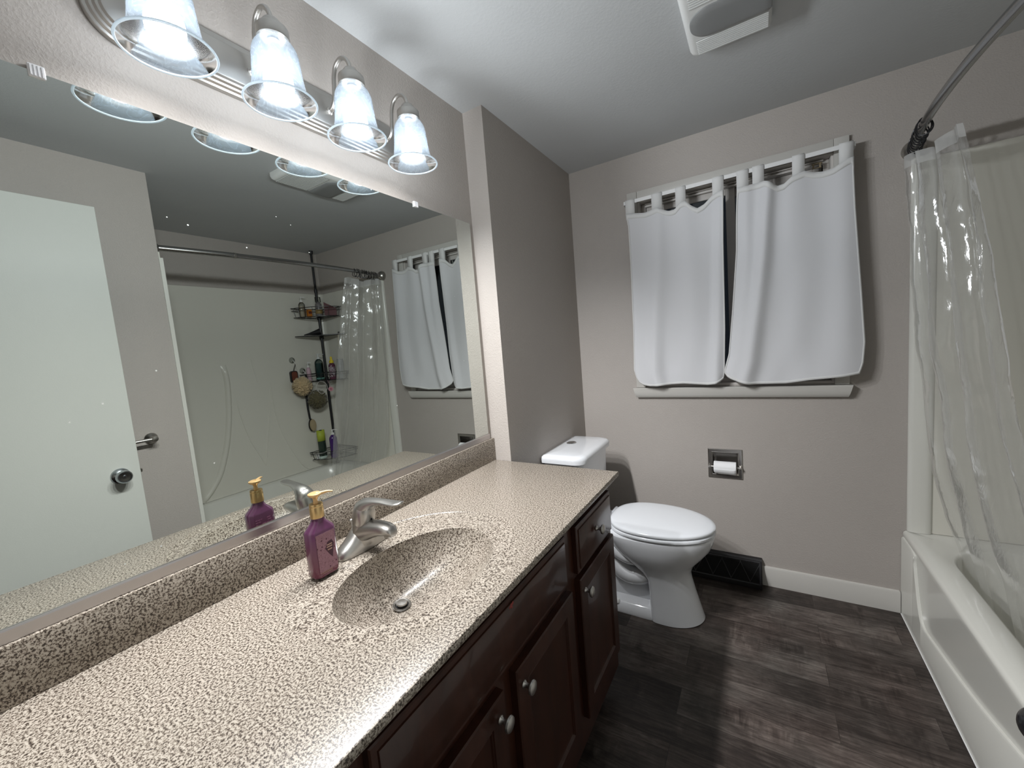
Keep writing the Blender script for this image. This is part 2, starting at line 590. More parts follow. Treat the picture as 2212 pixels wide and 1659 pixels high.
# ================================================================== ROOM SHELL
bm = B(); box(bm, -0.1, 2.5, -1.6, 2.36, -0.08, 0); struct('floor', bm, M_FLOOR)
bm = B(); box(bm, -0.1, 2.5, -1.6, 2.36, ZC, ZC + 0.08); struct('ceiling', bm, M_CEIL)
bm = B(); box(bm, -0.1, -0.005, -1.6, 2.36, 0, ZC); struct('wall_left', bm, M_WALL)
bm = B(); box(bm, -0.05, XJ, YJ, YB, 0, ZC); struct('wall_alcove', bm, M_WALL)

def wall_with_holes(bm, x0, x1, z0, z1, y0, y1, holes):
    xs = sorted({x0, x1, *[h[0] for h in holes], *[h[1] for h in holes]})
    zs = sorted({z0, z1, *[h[2] for h in holes], *[h[3] for h in holes]})
    solid = lambda i, j: 0 <= i < len(xs) - 1 and 0 <= j < len(zs) - 1 and not any(
        h[0] - 1e-6 <= (xs[i] + xs[i + 1]) / 2 <= h[1] + 1e-6 and h[2] <= (zs[j] + zs[j + 1]) / 2 <= h[3] for h in holes)
    vc = {}
    def v(x, y, z):
        k = (round(x, 5), round(y, 5), round(z, 5))
        if k not in vc: vc[k] = bm.verts.new(k)
        return vc[k]
    for i in range(len(xs) - 1):
        for j in range(len(zs) - 1):
            if not solid(i, j): continue
            a, b, c, d = xs[i], xs[i + 1], zs[j], zs[j + 1]
            bm.faces.new((v(a, y0, c), v(b, y0, c), v(b, y0, d), v(a, y0, d)))
            bm.faces.new((v(a, y1, c), v(a, y1, d), v(b, y1, d), v(b, y1, c)))
            if not solid(i - 1, j): bm.faces.new((v(a, y0, c), v(a, y0, d), v(a, y1, d), v(a, y1, c)))
            if not solid(i + 1, j): bm.faces.new((v(b, y0, c), v(b, y1, c), v(b, y1, d), v(b, y0, d)))
            if not solid(i, j - 1): bm.faces.new((v(a, y0, c), v(a, y1, c), v(b, y1, c), v(b, y0, c)))
            if not solid(i, j + 1): bm.faces.new((v(a, y0, d), v(b, y0, d), v(b, y1, d), v(a, y1, d)))

WX0, WX1, WZ0, WZ1 = 0.468, 1.303, 1.035, 2.040
TP = (0.790, 0.9095, 0.564, 0.682)
bm = B(); wall_with_holes(bm, XJ - 0.02, 2.5, 0, ZC, YB, 2.36, [(WX0, WX1, WZ0, WZ1), TP]); struct('wall_back', bm, M_WALL, smooth=False)
bm = B(); box(bm, XW, 2.5, -0.40, YT, 0, ZC); struct('wall_right', bm, M_WALL)
bm = B(); box(bm, XAL, 2.5, YT, YB, 0, ZC); struct('wall_tub_side', bm, M_WALL)
bm = B(); wall_with_holes(bm, -0.005, XW, 0, ZC, YF - 0.10, YF, [(0.47, 1.30, -0.01, 2.05)]); struct('wall_front', bm, M_WALL, smooth=False)
# the hall beyond the open doorway
bm = B(); box(bm, -0.1, 2.5, -1.68, -1.6, 0, ZC); struct('wall_hall', bm, M_WALL)
bm = B(); box(bm, 2.42, 2.5, -1.6, -0.40, 0, ZC); struct('wall_hall_end', bm, M_WALL)
# baseboards
def baseboard(name, x0, x1):
    bm = B(); y1 = YB - 0.0005; y0 = YB - 0.0135; z1 = 0.1005
    prof = [(y1, 0.0005), (y0, 0.0005), (y0, z1 - 0.010), (y0 + 0.004, z1 - 0.002), (y0 + 0.008, z1), (y1, z1)]
    rings = []
    for t, sh in ((x0, 0), (x1 - 0.004, 0), (x1 - 0.0005, 0.003)):
        rings.append([Vector((t, p[0], p[1] - (sh if p[1] > 0.05 else 0))) for p in prof])
    loft(bm, rings)
    return struct(name, bm, M_TRIM)
baseboard('baseboard_back', 1.0035, 1.5255)
baseboard('baseboard_toilet', XJ + 0.001, 0.617)

# ------------------------------------------------------------------ window
win = thing('window_1', 'white framed sliding window behind short white curtains, dark night outside', 'window', (0.885, YB, WZ0))
win['kind'] = 'structure'
def frame_ring(bm, x0, x1, z0, z1, w, y0, y1, bev=0.0):
    """rectangular frame, members of width w (l, r, b, t)"""
    l, r, b, t = w if isinstance(w, tuple) else (w,) * 4
    box(bm, x0, x0 + l, y0, y1, z0, z1, bev)
    box(bm, x1 - r, x1, y0, y1, z0, z1, bev)
    box(bm, x0 + l, x1 - r, y0, y1, z1 - t, z1, bev)
    if b > 0: box(bm, x0 + l, x1 - r, y0, y1, z0, z0 + b, bev)
bm = B()
box(bm, 0.4192, 0.4192 + 0.052, YB - 0.017, YB - 0.0005, 1.0315, 2.0846, 0.003)
box(bm, 1.351 - 0.052, 1.351, YB - 0.017, YB - 0.0005, 1.0315, 2.0846, 0.003)
box(bm, 0.4192 + 0.0525, 1.351 - 0.0525, YB - 0.0168, YB - 0.0005, 2.0846 - 0.050, 2.0844, 0.003)
obj('casing', bm, M_TRIM, win)
bm = B(); frame_ring(bm, WX0 + 0.0005, WX1 - 0.0005, WZ0 + 0.0005, WZ1 - 0.0005, 0.012, YB - 0.0003, YB + 0.095); obj('jamb', bm, M_WFRAME, win)
bm = B(); frame_ring(bm, WX0 + 0.013, WX1 - 0.013, WZ0 + 0.013, WZ1 - 0.013, (0.022, 0.022, 0.022, 0.020), YB + 0.045, YB + 0.094, 0.002)
for k in range(2): box(bm, WX0 + 0.035, WX1 - 0.035, YB + 0.028, YB + 0.045, WZ1 - 0.021 - 0.014 * k, WZ1 - 0.015 - 0.014 * k)
obj('outer_frame', bm, M_WFRAME, win)
s1 = B(); frame_ring(s1, 0.505, 0.925, WZ0 + 0.036, WZ1 - 0.034, (0.034, 0.040, 0.036, 0.030), YB + 0.050, YB + 0.068, 0.002)
sa = obj('sash', s1, M_WFRAME, win)
g = B(); box(g, 0.540, 0.884, YB + 0.057, YB + 0.061, WZ0 + 0.073, WZ1 - 0.065); obj('pane', g, M_GLASS, sa)
s2 = B(); frame_ring(s2, 0.885, 1.268, WZ0 + 0.036, WZ1 - 0.034, (0.040, 0.034, 0.036, 0.040), YB + 0.0705, YB + 0.088, 0.002)
sb = obj('sash', s2, M_WFRAME, win)
g = B(); box(g, 0.926, 1.233, YB + 0.077, YB + 0.081, WZ0 + 0.073, WZ1 - 0.075); obj('pane', g, M_GLASS, sb)
bm = B()   # old bracket left in the top right corner
box(bm, 1.225, 1.262, YB + 0.005, YB + 0.020, 2.005, 2.009, 0.001); box(bm, 1.228, 1.234, YB + 0.005, YB + 0.018, 1.990, 2.006, 0.001)
box(bm, 1.252, 1.258, YB + 0.005, YB + 0.018, 1.988, 2.006, 0.001); box(bm, 1.226, 1.260, YB + 0.005, YB + 0.010, 1.986, 1.990, 0.001)
obj('bracket', bm, mat('old_brass', (0.32, 0.26, 0.17), 0.5, 0.6), win, label='small rusty brass bracket')
# stool with curved underside ends
bm = B()
prof = [(YB - 0.0005, 0.976), (YB - 0.022, 0.976), (YB - 0.036, 0.990), (YB - 0.040, 1.010), (YB - 0.041, 1.027), (YB - 0.038, 1.0307), (YB - 0.0005, 1.0307)]
def stool_ring(x, inset):
    return [Vector((x + inset * (1.0307 - z) / 0.047, y, z)) for y, z in prof]
loft(bm, [stool_ring(0.4056, 0.012), stool_ring(0.4076, 0.010), stool_ring(1.3578, -0.010), stool_ring(1.3598, -0.012)])
obj('window_sill', bm, M_TRIM, win)

# ================================================================== DOOR (stands open along the right wall)
door = thing('door_1', 'flat white interior door standing open along the right wall', 'door', (1.306, -0.255, 0))
door['kind'] = 'structure'
DM = Matrix.Translation((1.3065, -0.255, 0)) @ Matrix.Rotation(-0.0086, 4, 'Z')
bm = B(); box(bm, 0, 0.035, 0, 0.809, 0.012, 2.036, 0.0015, 1, DM); obj('door_panel', bm, M_DOOR, door)
def door_knob(side):
    bm = B()
    x = 0.0 if side < 0 else 0.035
    m = DM @ axis_mat((x, 0.742, 0.912), (side, 0, 0))
    lathe(bm, [(0.0, 0.0), (0.0325, 0.0), (0.0325, 0.002), (0.030, 0.006), (0.016, 0.0095), (0.0125, 0.012), (0.0115, 0.022), (0.014, 0.027),
               (0.022, 0.031), (0.0265, 0.038), (0.0275, 0.045), (0.0265, 0.052), (0.022, 0.0575), (0.0205, 0.0575), (0.019, 0.0555), (0.008, 0.055), (0.0075, 0.0565), (0.0, 0.0565)], n=40, mat=m)
    return bm
M_KNOBD = mat('door_knob_nickel', (0.42, 0.45, 0.47), 0.2, 1.0)
k = obj('door_knob', door_knob(-1), M_KNOBD, door)
bm = B(); lathe(bm, [(0, 0), (0.003, 0), (0.0025, 0.0012), (0, 0.0012)], n=10, mat=DM @ axis_mat((-0.057, 0.742, 0.912), (-1, 0, 0))); obj('lock_pin', bm, M_BLACK, k)
obj('door_knob', door_knob(1), M_KNOBD, door)
bm = B(); box(bm, 0.006, 0.030, 0.809, 0.8105, 0.884, 0.940, 0, 1, DM); box(bm, 0.012, 0.024, 0.809, 0.819, 0.905, 0.921, 0.002, 1, DM); obj('latch', bm, M_NICKD, door)
bm = B()
for zz in (0.20, 1.02, 1.84): lathe(bm, [(0.0, 0), (0.006, 0), (0.006, 0.09), (0.0, 0.09)], n=10, mat=DM @ Matrix.Translation((0.0175, -0.007, zz)))
obj('hinge', bm, M_NICKD, door)

# ================================================================== TOWEL BAR on right wall
tb = thing('towel_bar', 'brushed nickel towel bar on the right wall behind the open door', 'towel bar', (XW, 0.6485, 1.0275))
def tb_post(y):
    bm = B()
    lathe(bm, [(0, 0), (0.026, 0), (0.0265, 0.003), (0.024, 0.008), (0.014, 0.014), (0.010, 0.020), (0.009, 0.040), (0.0125, 0.044), (0.0135, 0.052), (0.011, 0.060), (0.0, 0.062)], n=28, mat=axis_mat((XW - 0.0005, y, 1.0275), (-1, 0, 0)))
    return bm
obj('post', tb_post(0.6485), M_NICKD, tb); obj('post', tb_post(0.13), M_NICKD, tb)
bm = B(); rod(bm, (XW - 0.050, 0.135, 1.0275), (XW - 0.050, 0.6435, 1.0275), 0.0075, 16); obj('bar', bm, M_NICK, tb)

# ================================================================== MIRROR
mir = thing('wall_mirror', 'large frameless mirror filling the wall above the vanity backsplash', 'mirror', (0, 0.55, 0.949))
bm = B(); box(bm, -0.0046, 0.0, -0.262, 1.357, 0.944, 1.8421); obj('glass', bm, M_MIRROR, mir, smooth=False)
bm = B()
sec = [(-0.0048, 0.9302), (0.0055, 0.9302), (0.0055, 0.9495), (0.0040, 0.9520), (0.0004, 0.9520), (0.0004, 0.9490), (-0.0002, 0.9425), (-0.0048, 0.9425)]
loft(bm, [[Vector((x, y, z)) for x, z in sec] for y in (-0.265, 1.359)]); obj('bottom_channel', bm, mat('silver_channel', (0.50, 0.47, 0.46), 0.28, 0.95), mir, label='silver metal channel', ang=20)
for yy in (0.1742, 1.0451):
    bm = B(); box(bm, -0.004, 0.0045, yy - 0.010, yy + 0.010, 1.832, 1.852, 0.0015)
    for q in range(4): box(bm, 0.0045, 0.0062, yy - 0.008 + q * 0.0045, yy - 0.006 + q * 0.0045, 1.833, 1.850)
    obj('clip', bm, M_CLIP, mir, label='clear plastic mirror clip')

# ================================================================== VANITY CABINET
van = thing('vanity_cabinet', 'dark cherry vanity cabinet with nickel knobs under the speckled countertop', 'cabinet', (0.27, 0.53, 0))
XFF = 0.533
bm = B()
box(bm, 0.515, XFF, YF + 0.002, 1.326, 0.085, 0.8125)          # face frame
box(bm, 0.001, 0.515, 1.308, 1.326, 0.085, 0.8125)
box(bm, 0.001, 0.515, YF + 0.002, YF + 0.020, 0.085, 0.8125)
box(bm, 0.001, 0.515, YF + 0.020, 1.308, 0.085, 0.103)
box(bm, 0.001, 0.007, YF + 0.020, 1.308, 0.103, 0.8125)
box(bm, 0.001, 0.465, YF + 0.002, 1.324, 0.0005, 0.085)
obj('carcass', bm, M_CHERRY, van)

def slab(bm, y0, y1, z0, z1, step=0.010):
    """slab front with an ogee stepped edge, front toward +x"""
    x0 = XFF + 0.0006
    rings = []
    for off, x in ((0.0, x0), (0.0, x0 + 0.0125), (0.0025, x0 + 0.0150), (step, x0 + 0.0158), (step + 0.001, x0 + 0.0185), (step + 0.0025, x0 + 0.0194)):
        rings.append([Vector((x, y0 + off, z0 + off)), Vector((x, y1 - off, z0 + off)), Vector((x, y1 - off, z1 - off)), Vector((x, y0 + off, z1 - off))])
    loft(bm, rings)

def panel_door(bm, y0, y1, z0, z1):
    x0 = XFF + 0.0006
    def rg(off, x): return [Vector((x, y0 + off, z0 + off)), Vector((x, y1 - off, z0 + off)), Vector((x, y1 - off, z1 - off)), Vector((x, y0 + off, z1 - off))]
    loft(bm, [rg(0, x0), rg(0, x0 + 0.0165), rg(0.003, x0 + 0.0195), rg(0.046, x0 + 0.0195), rg(0.048, x0 + 0.0165), rg(0.0505, x0 + 0.0175), rg(0.053, x0 + 0.0135), rg(0.056, x0 + 0.0128)])

def knob(y, z, parent):
    bm = B()
    lathe(bm, [(0, 0), (0.0082, 0), (0.0086, 0.0015), (0.0065, 0.004), (0.0048, 0.007), (0.0050, 0.012), (0.0085, 0.0155), (0.0145, 0.0185), (0.0158, 0.0215), (0.0145, 0.0250), (0.009, 0.0275), (0, 0.0283)], n=24,
          mat=axis_mat((XFF + 0.0198, y, z), (1, 0, 0)))
    return obj('knob', bm, M_NICK, parent, label='satin nickel knob')
bm = B(); slab(bm, 0.2543, 0.9105, 0.654, 0.795, 0.012); ff = obj('false_front', bm, M_CHERRY, van)
bm = B(); 
for (dy, dz, a) in ((0, 0, 0.005), (0.006, 0.002, 0.004), (-0.006, -0.001, 0.003), (0.002, -0.005, 0.003)):
    lathe(bm, [(0, 0), (a, 0), (a * 0.8, 0.0007), (0, 0.0007)], n=7, mat=axis_mat((XFF + 0.0200, 0.6180 + dy, 0.778 + dz), (1, 0, 0)))
obj('paint_chip', bm, mat('red_chip', (0.22, 0.035, 0.03), 0.6), ff, label='small red chipped spot')
for (y0, y1, z0, z1) in ((0.985, 1.296, 0.642, 0.786), (-0.245, 0.178, 0.642, 0.786)):
    bm = B(); slab(bm, y0, y1, z0, z1, 0.012); d = obj('drawer', bm, M_CHERRY, van); knob((y0 + y1) / 2 - 0.004, 0.7175, d)
for (y0, y1, ky) in ((0.2553, 0.5665, 0.545), (0.6158, 0.9262, 0.6408), (0.985, 1.298, 1.0145), (-0.245, 0.178, 0.150)):
    bm = B(); panel_door(bm, y0, y1, 0.178, 0.6245); d = obj('cabinet_door', bm, M_CHERRY, van); knob(ky, 0.578, d)

# ================================================================== COUNTERTOP with basin
ctop = thing('countertop', 'speckled beige countertop with an oval basin and backsplash on the vanity', 'countertop', (0.28, 0.56, ZCT))
SX, SY, SA, SB = 0.3249, 0.5880, 0.1495, 0.2070
DX, DY, DZ = 0.2460, 0.5880, 0.705
bm = B()
N = 144
XB = -0.0042
Y0C, Y1C = YF + 0.003, YCE
def rect_pt(a, x0, x1, y0, y1):
    c, s = math.cos(a), math.sin(a)
    ts = []
    if c > 1e-9: ts.append((x1 - SX) / c)
    if c < -1e-9: ts.append((x0 - SX) / c)
    if s > 1e-9: ts.append((y1 - SY) / s)
    if s < -1e-9: ts.append((y0 - SY) / s)
    t = min(ts)
    return (SX + c * t, SY + s * t)
angs = [2 * PI * i / N for i in range(N)]
for cx, cy in ((XB, Y0C), (XB, Y1C), (XCF, Y0C), (XCF, Y1C)):
    a = math.atan2(cy - SY, cx - SX) % (2 * PI)
    i = min(range(N), key=lambda q: abs((angs[q] - a + PI) % (2 * PI) - PI))
    angs[i] = a
angs.sort()
rings = []
def eray(a, ax, by, cx, cy, z):
    """ellipse point in the direction a seen from the basin centre (for rings around the basin)"""
    return Vector((cx + ax * math.cos(a), cy + by * math.sin(a), z))
# bowl
for t in (0.0, 0.10, 0.22, 0.36, 0.5, 0.64, 0.76, 0.86, 0.93, 0.975, 1.0):
    depth = (1 - t ** 2.3) ** 0.75
    z = ZCT - 0.004 - (ZCT - 0.004 - DZ) * depth
    s = max(t, 0.13)
    k_ = t ** 1.5
    rings.append([eray(a, SA * s, SB * s, lerp(DX, SX, k_), lerp(DY, SY, k_), z) for a in angs])
for off, dz in ((0.003, -0.0030), (0.007, -0.0024), (0.014, -0.0022)):
    rings.append([eray(a, SA + off, SB + off, SX, SY, ZCT + dz) for a in angs])
def outer_pt(a, e):   # outer shallow outline
    OX, OY, OA, OB = 0.290, 0.600, 0.243 + e, 0.283 + e
    c, s = math.cos(a), math.sin(a)
    px, py = SX - OX, SY - OY
    A_ = (c / OA) ** 2 + (s / OB) ** 2; B_ = 2 * (px * c / OA ** 2 + py * s / OB ** 2); C_ = (px / OA) ** 2 + (py / OB) ** 2 - 1
    t = (-B_ + math.sqrt(B_ * B_ - 4 * A_ * C_)) / (2 * A_)
    return t
for e, dz in ((-0.0040, -0.0026), (-0.0014, -0.0022), (0.0008, 0.0)):
    row = []
    for a in angs:
        t = outer_pt(a, e)
        rx, ry = rect_pt(a, XB, XCF - 0.006, Y0C, Y1C - 0.006)
        tm = math.hypot(rx - SX, ry - SY) * (0.985 if e < 0 else 0.99)
        t = min(t, tm)
        row.append(Vector((SX + t * math.cos(a), SY + t * math.sin(a), ZCT + dz)))
    rings.append(row)
for off, z in ((0.005, ZCT), (0.0018, ZCT - 0.0012), (0.0, ZCT - 0.0045), (0.0, ZCT - 0.0150), (0.002, ZCT - 0.0180)):
    row = []
    for a in angs:
        x, y = rect_pt(a, XB, XCF, Y0C, Y1C)
        cx_, cy_ = min(max(x, XB), XCF - off), min(max(y, Y0C), Y1C - off)
        row.append(Vector((cx_, cy_, z)))
    rings.append(row)
loft(bm, rings, cap0=True, cap1=False)
# bowl underside is hidden in the cabinet: close the slab with an under-sheet ring
obj('counter_slab', bm, M_GRAN, ctop, ang=40)
bm = B(); box(bm, -0.0042, 0.0128, Y0C, 1.3795, ZCT + 0.0005, 0.9292, 0.0012, 2); obj('backsplash', bm, M_GRAN, ctop)
bm = B()
dm = axis_mat((0.2445, 0.5885, 0.7075), (0.10, 0, 1))
lathe(bm, [(0.0, 0.0), (0.0225, 0.0), (0.0232, 0.0025), (0.0215, 0.0040), (0.0165, 0.0030), (0.0150, 0.0005), (0.0150, -0.002), (0.0, -0.002)], n=32, mat=dm)
dr = obj('drain', bm, M_NICKD, ctop, label='round nickel sink drain')
bm = B(); lathe(bm, [(0.0, 0.0), (0.006, 0.0), (0.006, 0.004), (0.0125, 0.0045), (0.0135, 0.0075), (0.0120, 0.0100), (0.0, 0.0110)], n=28, mat=dm); obj('stopper', bm, M_NICK, dr)
bm = B(); lathe(bm, [(0.0, 0.0), (0.0149, 0.0), (0.0149, 0.0006), (0.0, 0.0006)], n=24, mat=dm); obj('drain_throat_shade', bm, M_DARKIN, dr)  # flat dark disc, its colour stands for the shade down the drain

# ================================================================== FAUCET
FX, FY, FZ = 0.108, 0.597, ZCT - 0.0005
fau = thing('sink_faucet', 'brushed nickel single lever faucet on the counter behind the basin', 'faucet', (FX, FY, FZ))
bm = B()
tab = [(-0.078, 0.006, 0.006), (-0.0755, 0.0150, 0.0130), (-0.068, 0.0215, 0.0200), (-0.056, 0.0255, 0.0270), (-0.044, 0.0275, 0.0350), (-0.032, 0.0285, 0.0450), (-0.022, 0.0295, 0.0550), (-0.011, 0.0300, 0.0620), (0, 0.0300, 0.0640)]
tab = tab + [(-a, b, c) for a, b, c in tab[-2::-1]]
rings = []
for y, w, h in tab:
    n = 24
    ring = []
    for i in range(n + 1):
        t = PI * i / n
        c, s = math.cos(t), math.sin(t)
        ring.append(Vector((FX + w * math.copysign(abs(c) ** 0.8, c), FY + y, FZ + h * s ** 0.9 if s > 0 else FZ)))
    rings.append(ring)
loft(bm, rings, cyc=True)
# body column leaning forward
lathe(bm, [(0.030, 0.020), (0.0285, 0.040), (0.0270, 0.055), (0.0262, 0.066), (0.0250, 0.0700), (0.0, 0.0705)], c=(0, 0, 0), n=32,
      mat=Matrix.Translation((FX + 0.001, FY, FZ)) @ Matrix.Rotation(0.20, 4, 'Y'))
# spout
path = [(0.004, 0.042), (0.028, 0.050), (0.055, 0.0580), (0.082, 0.0640), (0.104, 0.0655), (0.120, 0.0635), (0.128, 0.0590)]
hh = [(0.028, 0.030), (0.0270, 0.026), (0.0250, 0.0210), (0.0225, 0.0165), (0.0205, 0.0140), (0.0170, 0.0115), (0.0110, 0.0075)]
rings = []
for (x, z), (w, h) in zip(path, hh):
    rings.append([Vector((FX + x, FY + w * math.copysign(abs(math.cos(2 * PI * i / 28)) ** 0.75, math.cos(2 * PI * i / 28)), FZ + z + h * math.copysign(abs(math.sin(2 * PI * i / 28)) ** 0.85, math.sin(2 * PI * i / 28)))) for i in range(28)])
loft(bm, rings)
obj('faucet_body', bm, M_NICK, fau, ang=50)
bm = B(); lathe(bm, [(0, 0), (0.0105, 0), (0.0115, 0.003), (0.0115, 0.012), (0, 0.012)], n=24, mat=Matrix.Translation((FX + 0.108, FY, FZ + 0.0462))); obj('aerator', bm, M_NICKD, fau)
bm = B()
# handle dome flowing into a lever
hp = [(0.008, 0.066, 0.0235, 0.0250), (0.013, 0.080, 0.0255, 0.0265), (0.018, 0.096, 0.0258, 0.0262), (0.0245, 0.1095, 0.0250, 0.0240), (0.036, 0.1195, 0.0225, 0.0185), (0.052, 0.1265, 0.0185, 0.0120),
      (0.072, 0.1310, 0.0150, 0.0080), (0.094, 0.1325, 0.0140, 0.0058), (0.116, 0.1320, 0.0155, 0.0048), (0.136, 0.1325, 0.0158, 0.0042), (0.150, 0.1350, 0.0120, 0.0035), (0.154, 0.1362, 0.0050, 0.0020)]
pts = [Vector((FX + a, FY + 0.012 * max(0, (a - 0.03) / 0.12), FZ + b)) for a, b, _, _ in hp]
rings = []
for i, (a, b, w, h) in enumerate(hp):
    t = (pts[min(i + 1, len(pts) - 1)] - pts[max(i - 1, 0)]).normalized()
    side = Vector((0, 1, 0)); side = (side - t * side.dot(t)).normalized()
    nv = t.cross(side)
    rings.append([pts[i] + side * (w * math.cos(2 * PI * k_ / 28)) + nv * (h * math.sin(2 * PI * k_ / 28)) for k_ in range(28)])
loft(bm, rings)
lathe(bm, [(0.0, -0.030), (0.0225, -0.029), (0.0262, -0.020), (0.0278, -0.006), (0.0276, 0.008), (0.0255, 0.020), (0.0205, 0.030), (0.0120, 0.0365), (0.0, 0.0385)], n=32, mat=Matrix.Translation((FX + 0.0215, FY, FZ + 0.092)) @ Matrix.Rotation(0.16, 4, 'Y'))
hd = obj('lever_handle', bm, M_NICK, fau, ang=60)
bm = B(); lathe(bm, [(0, 0), (0.0028, 0), (0.0028, 0.0012), (0, 0.0012)], n=12, mat=axis_mat((FX + 0.0480, FY, FZ + 0.083), (1, 0, 0.1))); obj('index_dot', bm, M_BLACK, hd)
bm = B(); rod(bm, (FX - 0.036, FY, FZ), (FX - 0.036, FY, FZ + 0.062), 0.0022, 10); ball(bm, (FX - 0.036, FY, FZ + 0.066), 0.0055, 12, (1, 1, 0.75)); obj('lift_rod', bm, M_NICK, fau)

# ================================================================== SOAP DISPENSER
PX, PY = 0.134, 0.470
soap = thing('soap_dispenser', 'purple hand soap bottle with gold pump beside the faucet', 'soap bottle', (PX, PY, ZCT))
M_SOAP = mat('purple_soap', (0.090, 0.018, 0.075), 0.16, coat=0.5)
nt = M_SOAP.node_tree
tc = nd(nt, 'ShaderNodeTexCoord'); sp = nd(nt, 'ShaderNodeSeparateXYZ'); nt.links.new(tc.outputs['Object'], sp.inputs[0])
rr_ = ramp(nt, math_(nt, 'MULTIPLY', sp.outputs[2], 7.5), [(0.1, (0.165, 0.036, 0.070)), (0.75, (0.130, 0.045, 0.105))])
nt.links.new(rr_.outputs[0], bsdf(M_SOAP).inputs['Base Color'])
bm = B()
def octring(hx, hy, ch, z):
    p = [(hx, hy - ch), (hx - ch, hy), (-hx + ch, hy), (-hx, hy - ch), (-hx, -hy + ch), (-hx + ch, -hy), (hx - ch, -hy), (hx, -hy + ch)]
    out = []
    for i in range(8):
        a, b = Vector((*p[i], 0)), Vector((*p[(i + 1) % 8], 0))
        for q in range(3): 
            v = a.lerp(b, 0.08 + 0.84 * q / 2)
            out.append(Vector((PX + v.x, PY + v.y, z)))
    return out
hx, hy = 0.0195, 0.0325
loft(bm, [octring(hx - 0.007, hy - 0.008, 0.006, ZCT + 0.0002), octring(hx - 0.0015, hy - 0.003, 0.009, ZCT + 0.0035), octring(hx, hy, 0.0095, ZCT + 0.010), octring(hx, hy, 0.0095, ZCT + 0.107), octring(hx - 0.001, hy - 0.002, 0.0095, ZCT + 0.1125),
          octring(hx - 0.006, hy - 0.017, 0.0065, ZCT + 0.128), octring(0.0125, 0.0125, 0.0055, ZCT + 0.1345), octring(0.0122, 0.0122, 0.0055, ZCT + 0.139)])
sbody = obj('bottle_body', bm, M_SOAP, soap, ang=25)
# front label: mauve with dark floral print
M_LAB = mat('floral_label', (0.3, 0.15, 0.2), 0.4)
nt = M_LAB.node_tree
v = coords(nt)
vo = nd(nt, 'ShaderNodeTexVoronoi'); vo.inputs['Scale'].default_value = 85; nt.links.new(v, vo.inputs['Vector'])
n1 = noise(nt, v, 260, 2, 0.5, 1.5); n2 = noise(nt, v, 120, 3, 0.6, 2.5)
blob = ramp(nt, math_(nt, 'ADD', vo.outputs['Distance'], math_(nt, 'MULTIPLY', n1.outputs['Fac'], 0.35)), [(0.33, (1, 1, 1)), (0.37, (0, 0, 0))])
vine = ramp(nt, n2.outputs['Fac'], [(0.47, (0, 0, 0)), (0.495, (0.8,) * 3), (0.505, (0.8,) * 3), (0.53, (0, 0, 0))])
f = math_(nt, 'MAXIMUM', blob.outputs[0], vine.outputs[0])
nt.links.new(mixrgb(nt, f, (0.36, 0.185, 0.235), (0.10, 0.022, 0.050)), bsdf(M_LAB).inputs['Base Color'])
bm = B()
lx = PX + hx + 0.0003
n = 64
outl = []
for i in range(n):
    t = i / n * 4
    s, q = int(t), t - int(t)
    e = 0.00035 * math.sin(q * PI * 16)
    w, z0, z1 = 0.0228, ZCT + 0.016, ZCT + 0.104
    outl.append([(lerp(-w, w, q), z0 - e), (w + e, lerp(z0, z1, q)), (lerp(w, -w, q), z1 + e), (-w - e, lerp(z1, z0, q))][s])
loft(bm, [[Vector((lx, PY + a, b)) for a, b in outl], [Vector((lx + 0.0003, PY + a, b)) for a, b in outl]])
lab = obj('front_label', bm, M_LAB, sbody, label='mauve floral label', smooth=False)
bm = B()
yc, zc = PY + 0.008, ZCT + 0.062
dia = [(-0.012, 0.004), (-0.004, 0.018), (0.006, 0.020), (0.011, 0.010), (0.004, -0.022), (-0.003, -0.012)]
M_LABD = mat('dark_plum_print', (0.060, 0.010, 0.028), 0.4)
loft(bm, [[Vector((lx + 0.0003, yc + a, zc + b)) for a, b in dia], [Vector((lx + 0.0006, yc + a, zc + b)) for a, b in dia]])
obj('label_emblem', bm, M_LABD, sbody, label='dark plum emblem', smooth=False)
M_PALE = mat('pale_gold_print', (0.52, 0.33, 0.26), 0.4)
for (ya, w, zz) in ((-0.007, 0.013, 0.0095), (-0.008, 0.014, 0.0045), (-0.006, 0.011, -0.002)):
    bm = B(); box(bm, lx + 0.0006, lx + 0.0009, yc + ya, yc + ya + w, zc + zz, zc + zz + 0.0026); obj('label_bar', bm, M_PALE, sbody, label='pale gold label bar', smooth=False)
for (ya, w, zz) in ((-0.029, 0.030, -0.0475), (-0.024, 0.024, -0.0505)):
    bm = B(); box(bm, lx - 0.0001, lx + 0.0003, yc + ya, yc + ya + w, zc + zz, zc + zz + 0.0008); obj('label_line', bm, M_PALE, sbody, label='thin pale gold line', smooth=False)
bm = B()
random.seed(4)
for r_ in range(12):
    z = ZCT + 0.094 - r_ * 0.0062
    y = PY - 0.021
    while y < PY + 0.018:
        w = random.uniform(0.003, 0.010)
        if random.random() < 0.8 and not (r_ > 6 and abs(y + w / 2 - PY) < 0.002): box(bm, PX - hx - 0.0004, PX - hx - 0.0001, y, min(y + w, PY + 0.021), z, z + 0.0009)
        y += w + 0.0015
obj('back_print', bm, mat('pale_pink_print', (0.50, 0.20, 0.36), 0.5), sbody, label='pale printed lines', smooth=False)
bm = B(); lathe(bm, [(0.0, 0.1385), (0.0150, 0.1385), (0.0152, 0.1395), (0.0152, 0.1620), (0.0145, 0.1640), (0.0148, 0.1650), (0.0148, 0.1695), (0.0140, 0.1710), (0.0060, 0.1715), (0, 0.1715)], c=(PX, PY, ZCT), n=32); pc = obj('pump_collar', bm, M_GOLD, soap)
bm = B()
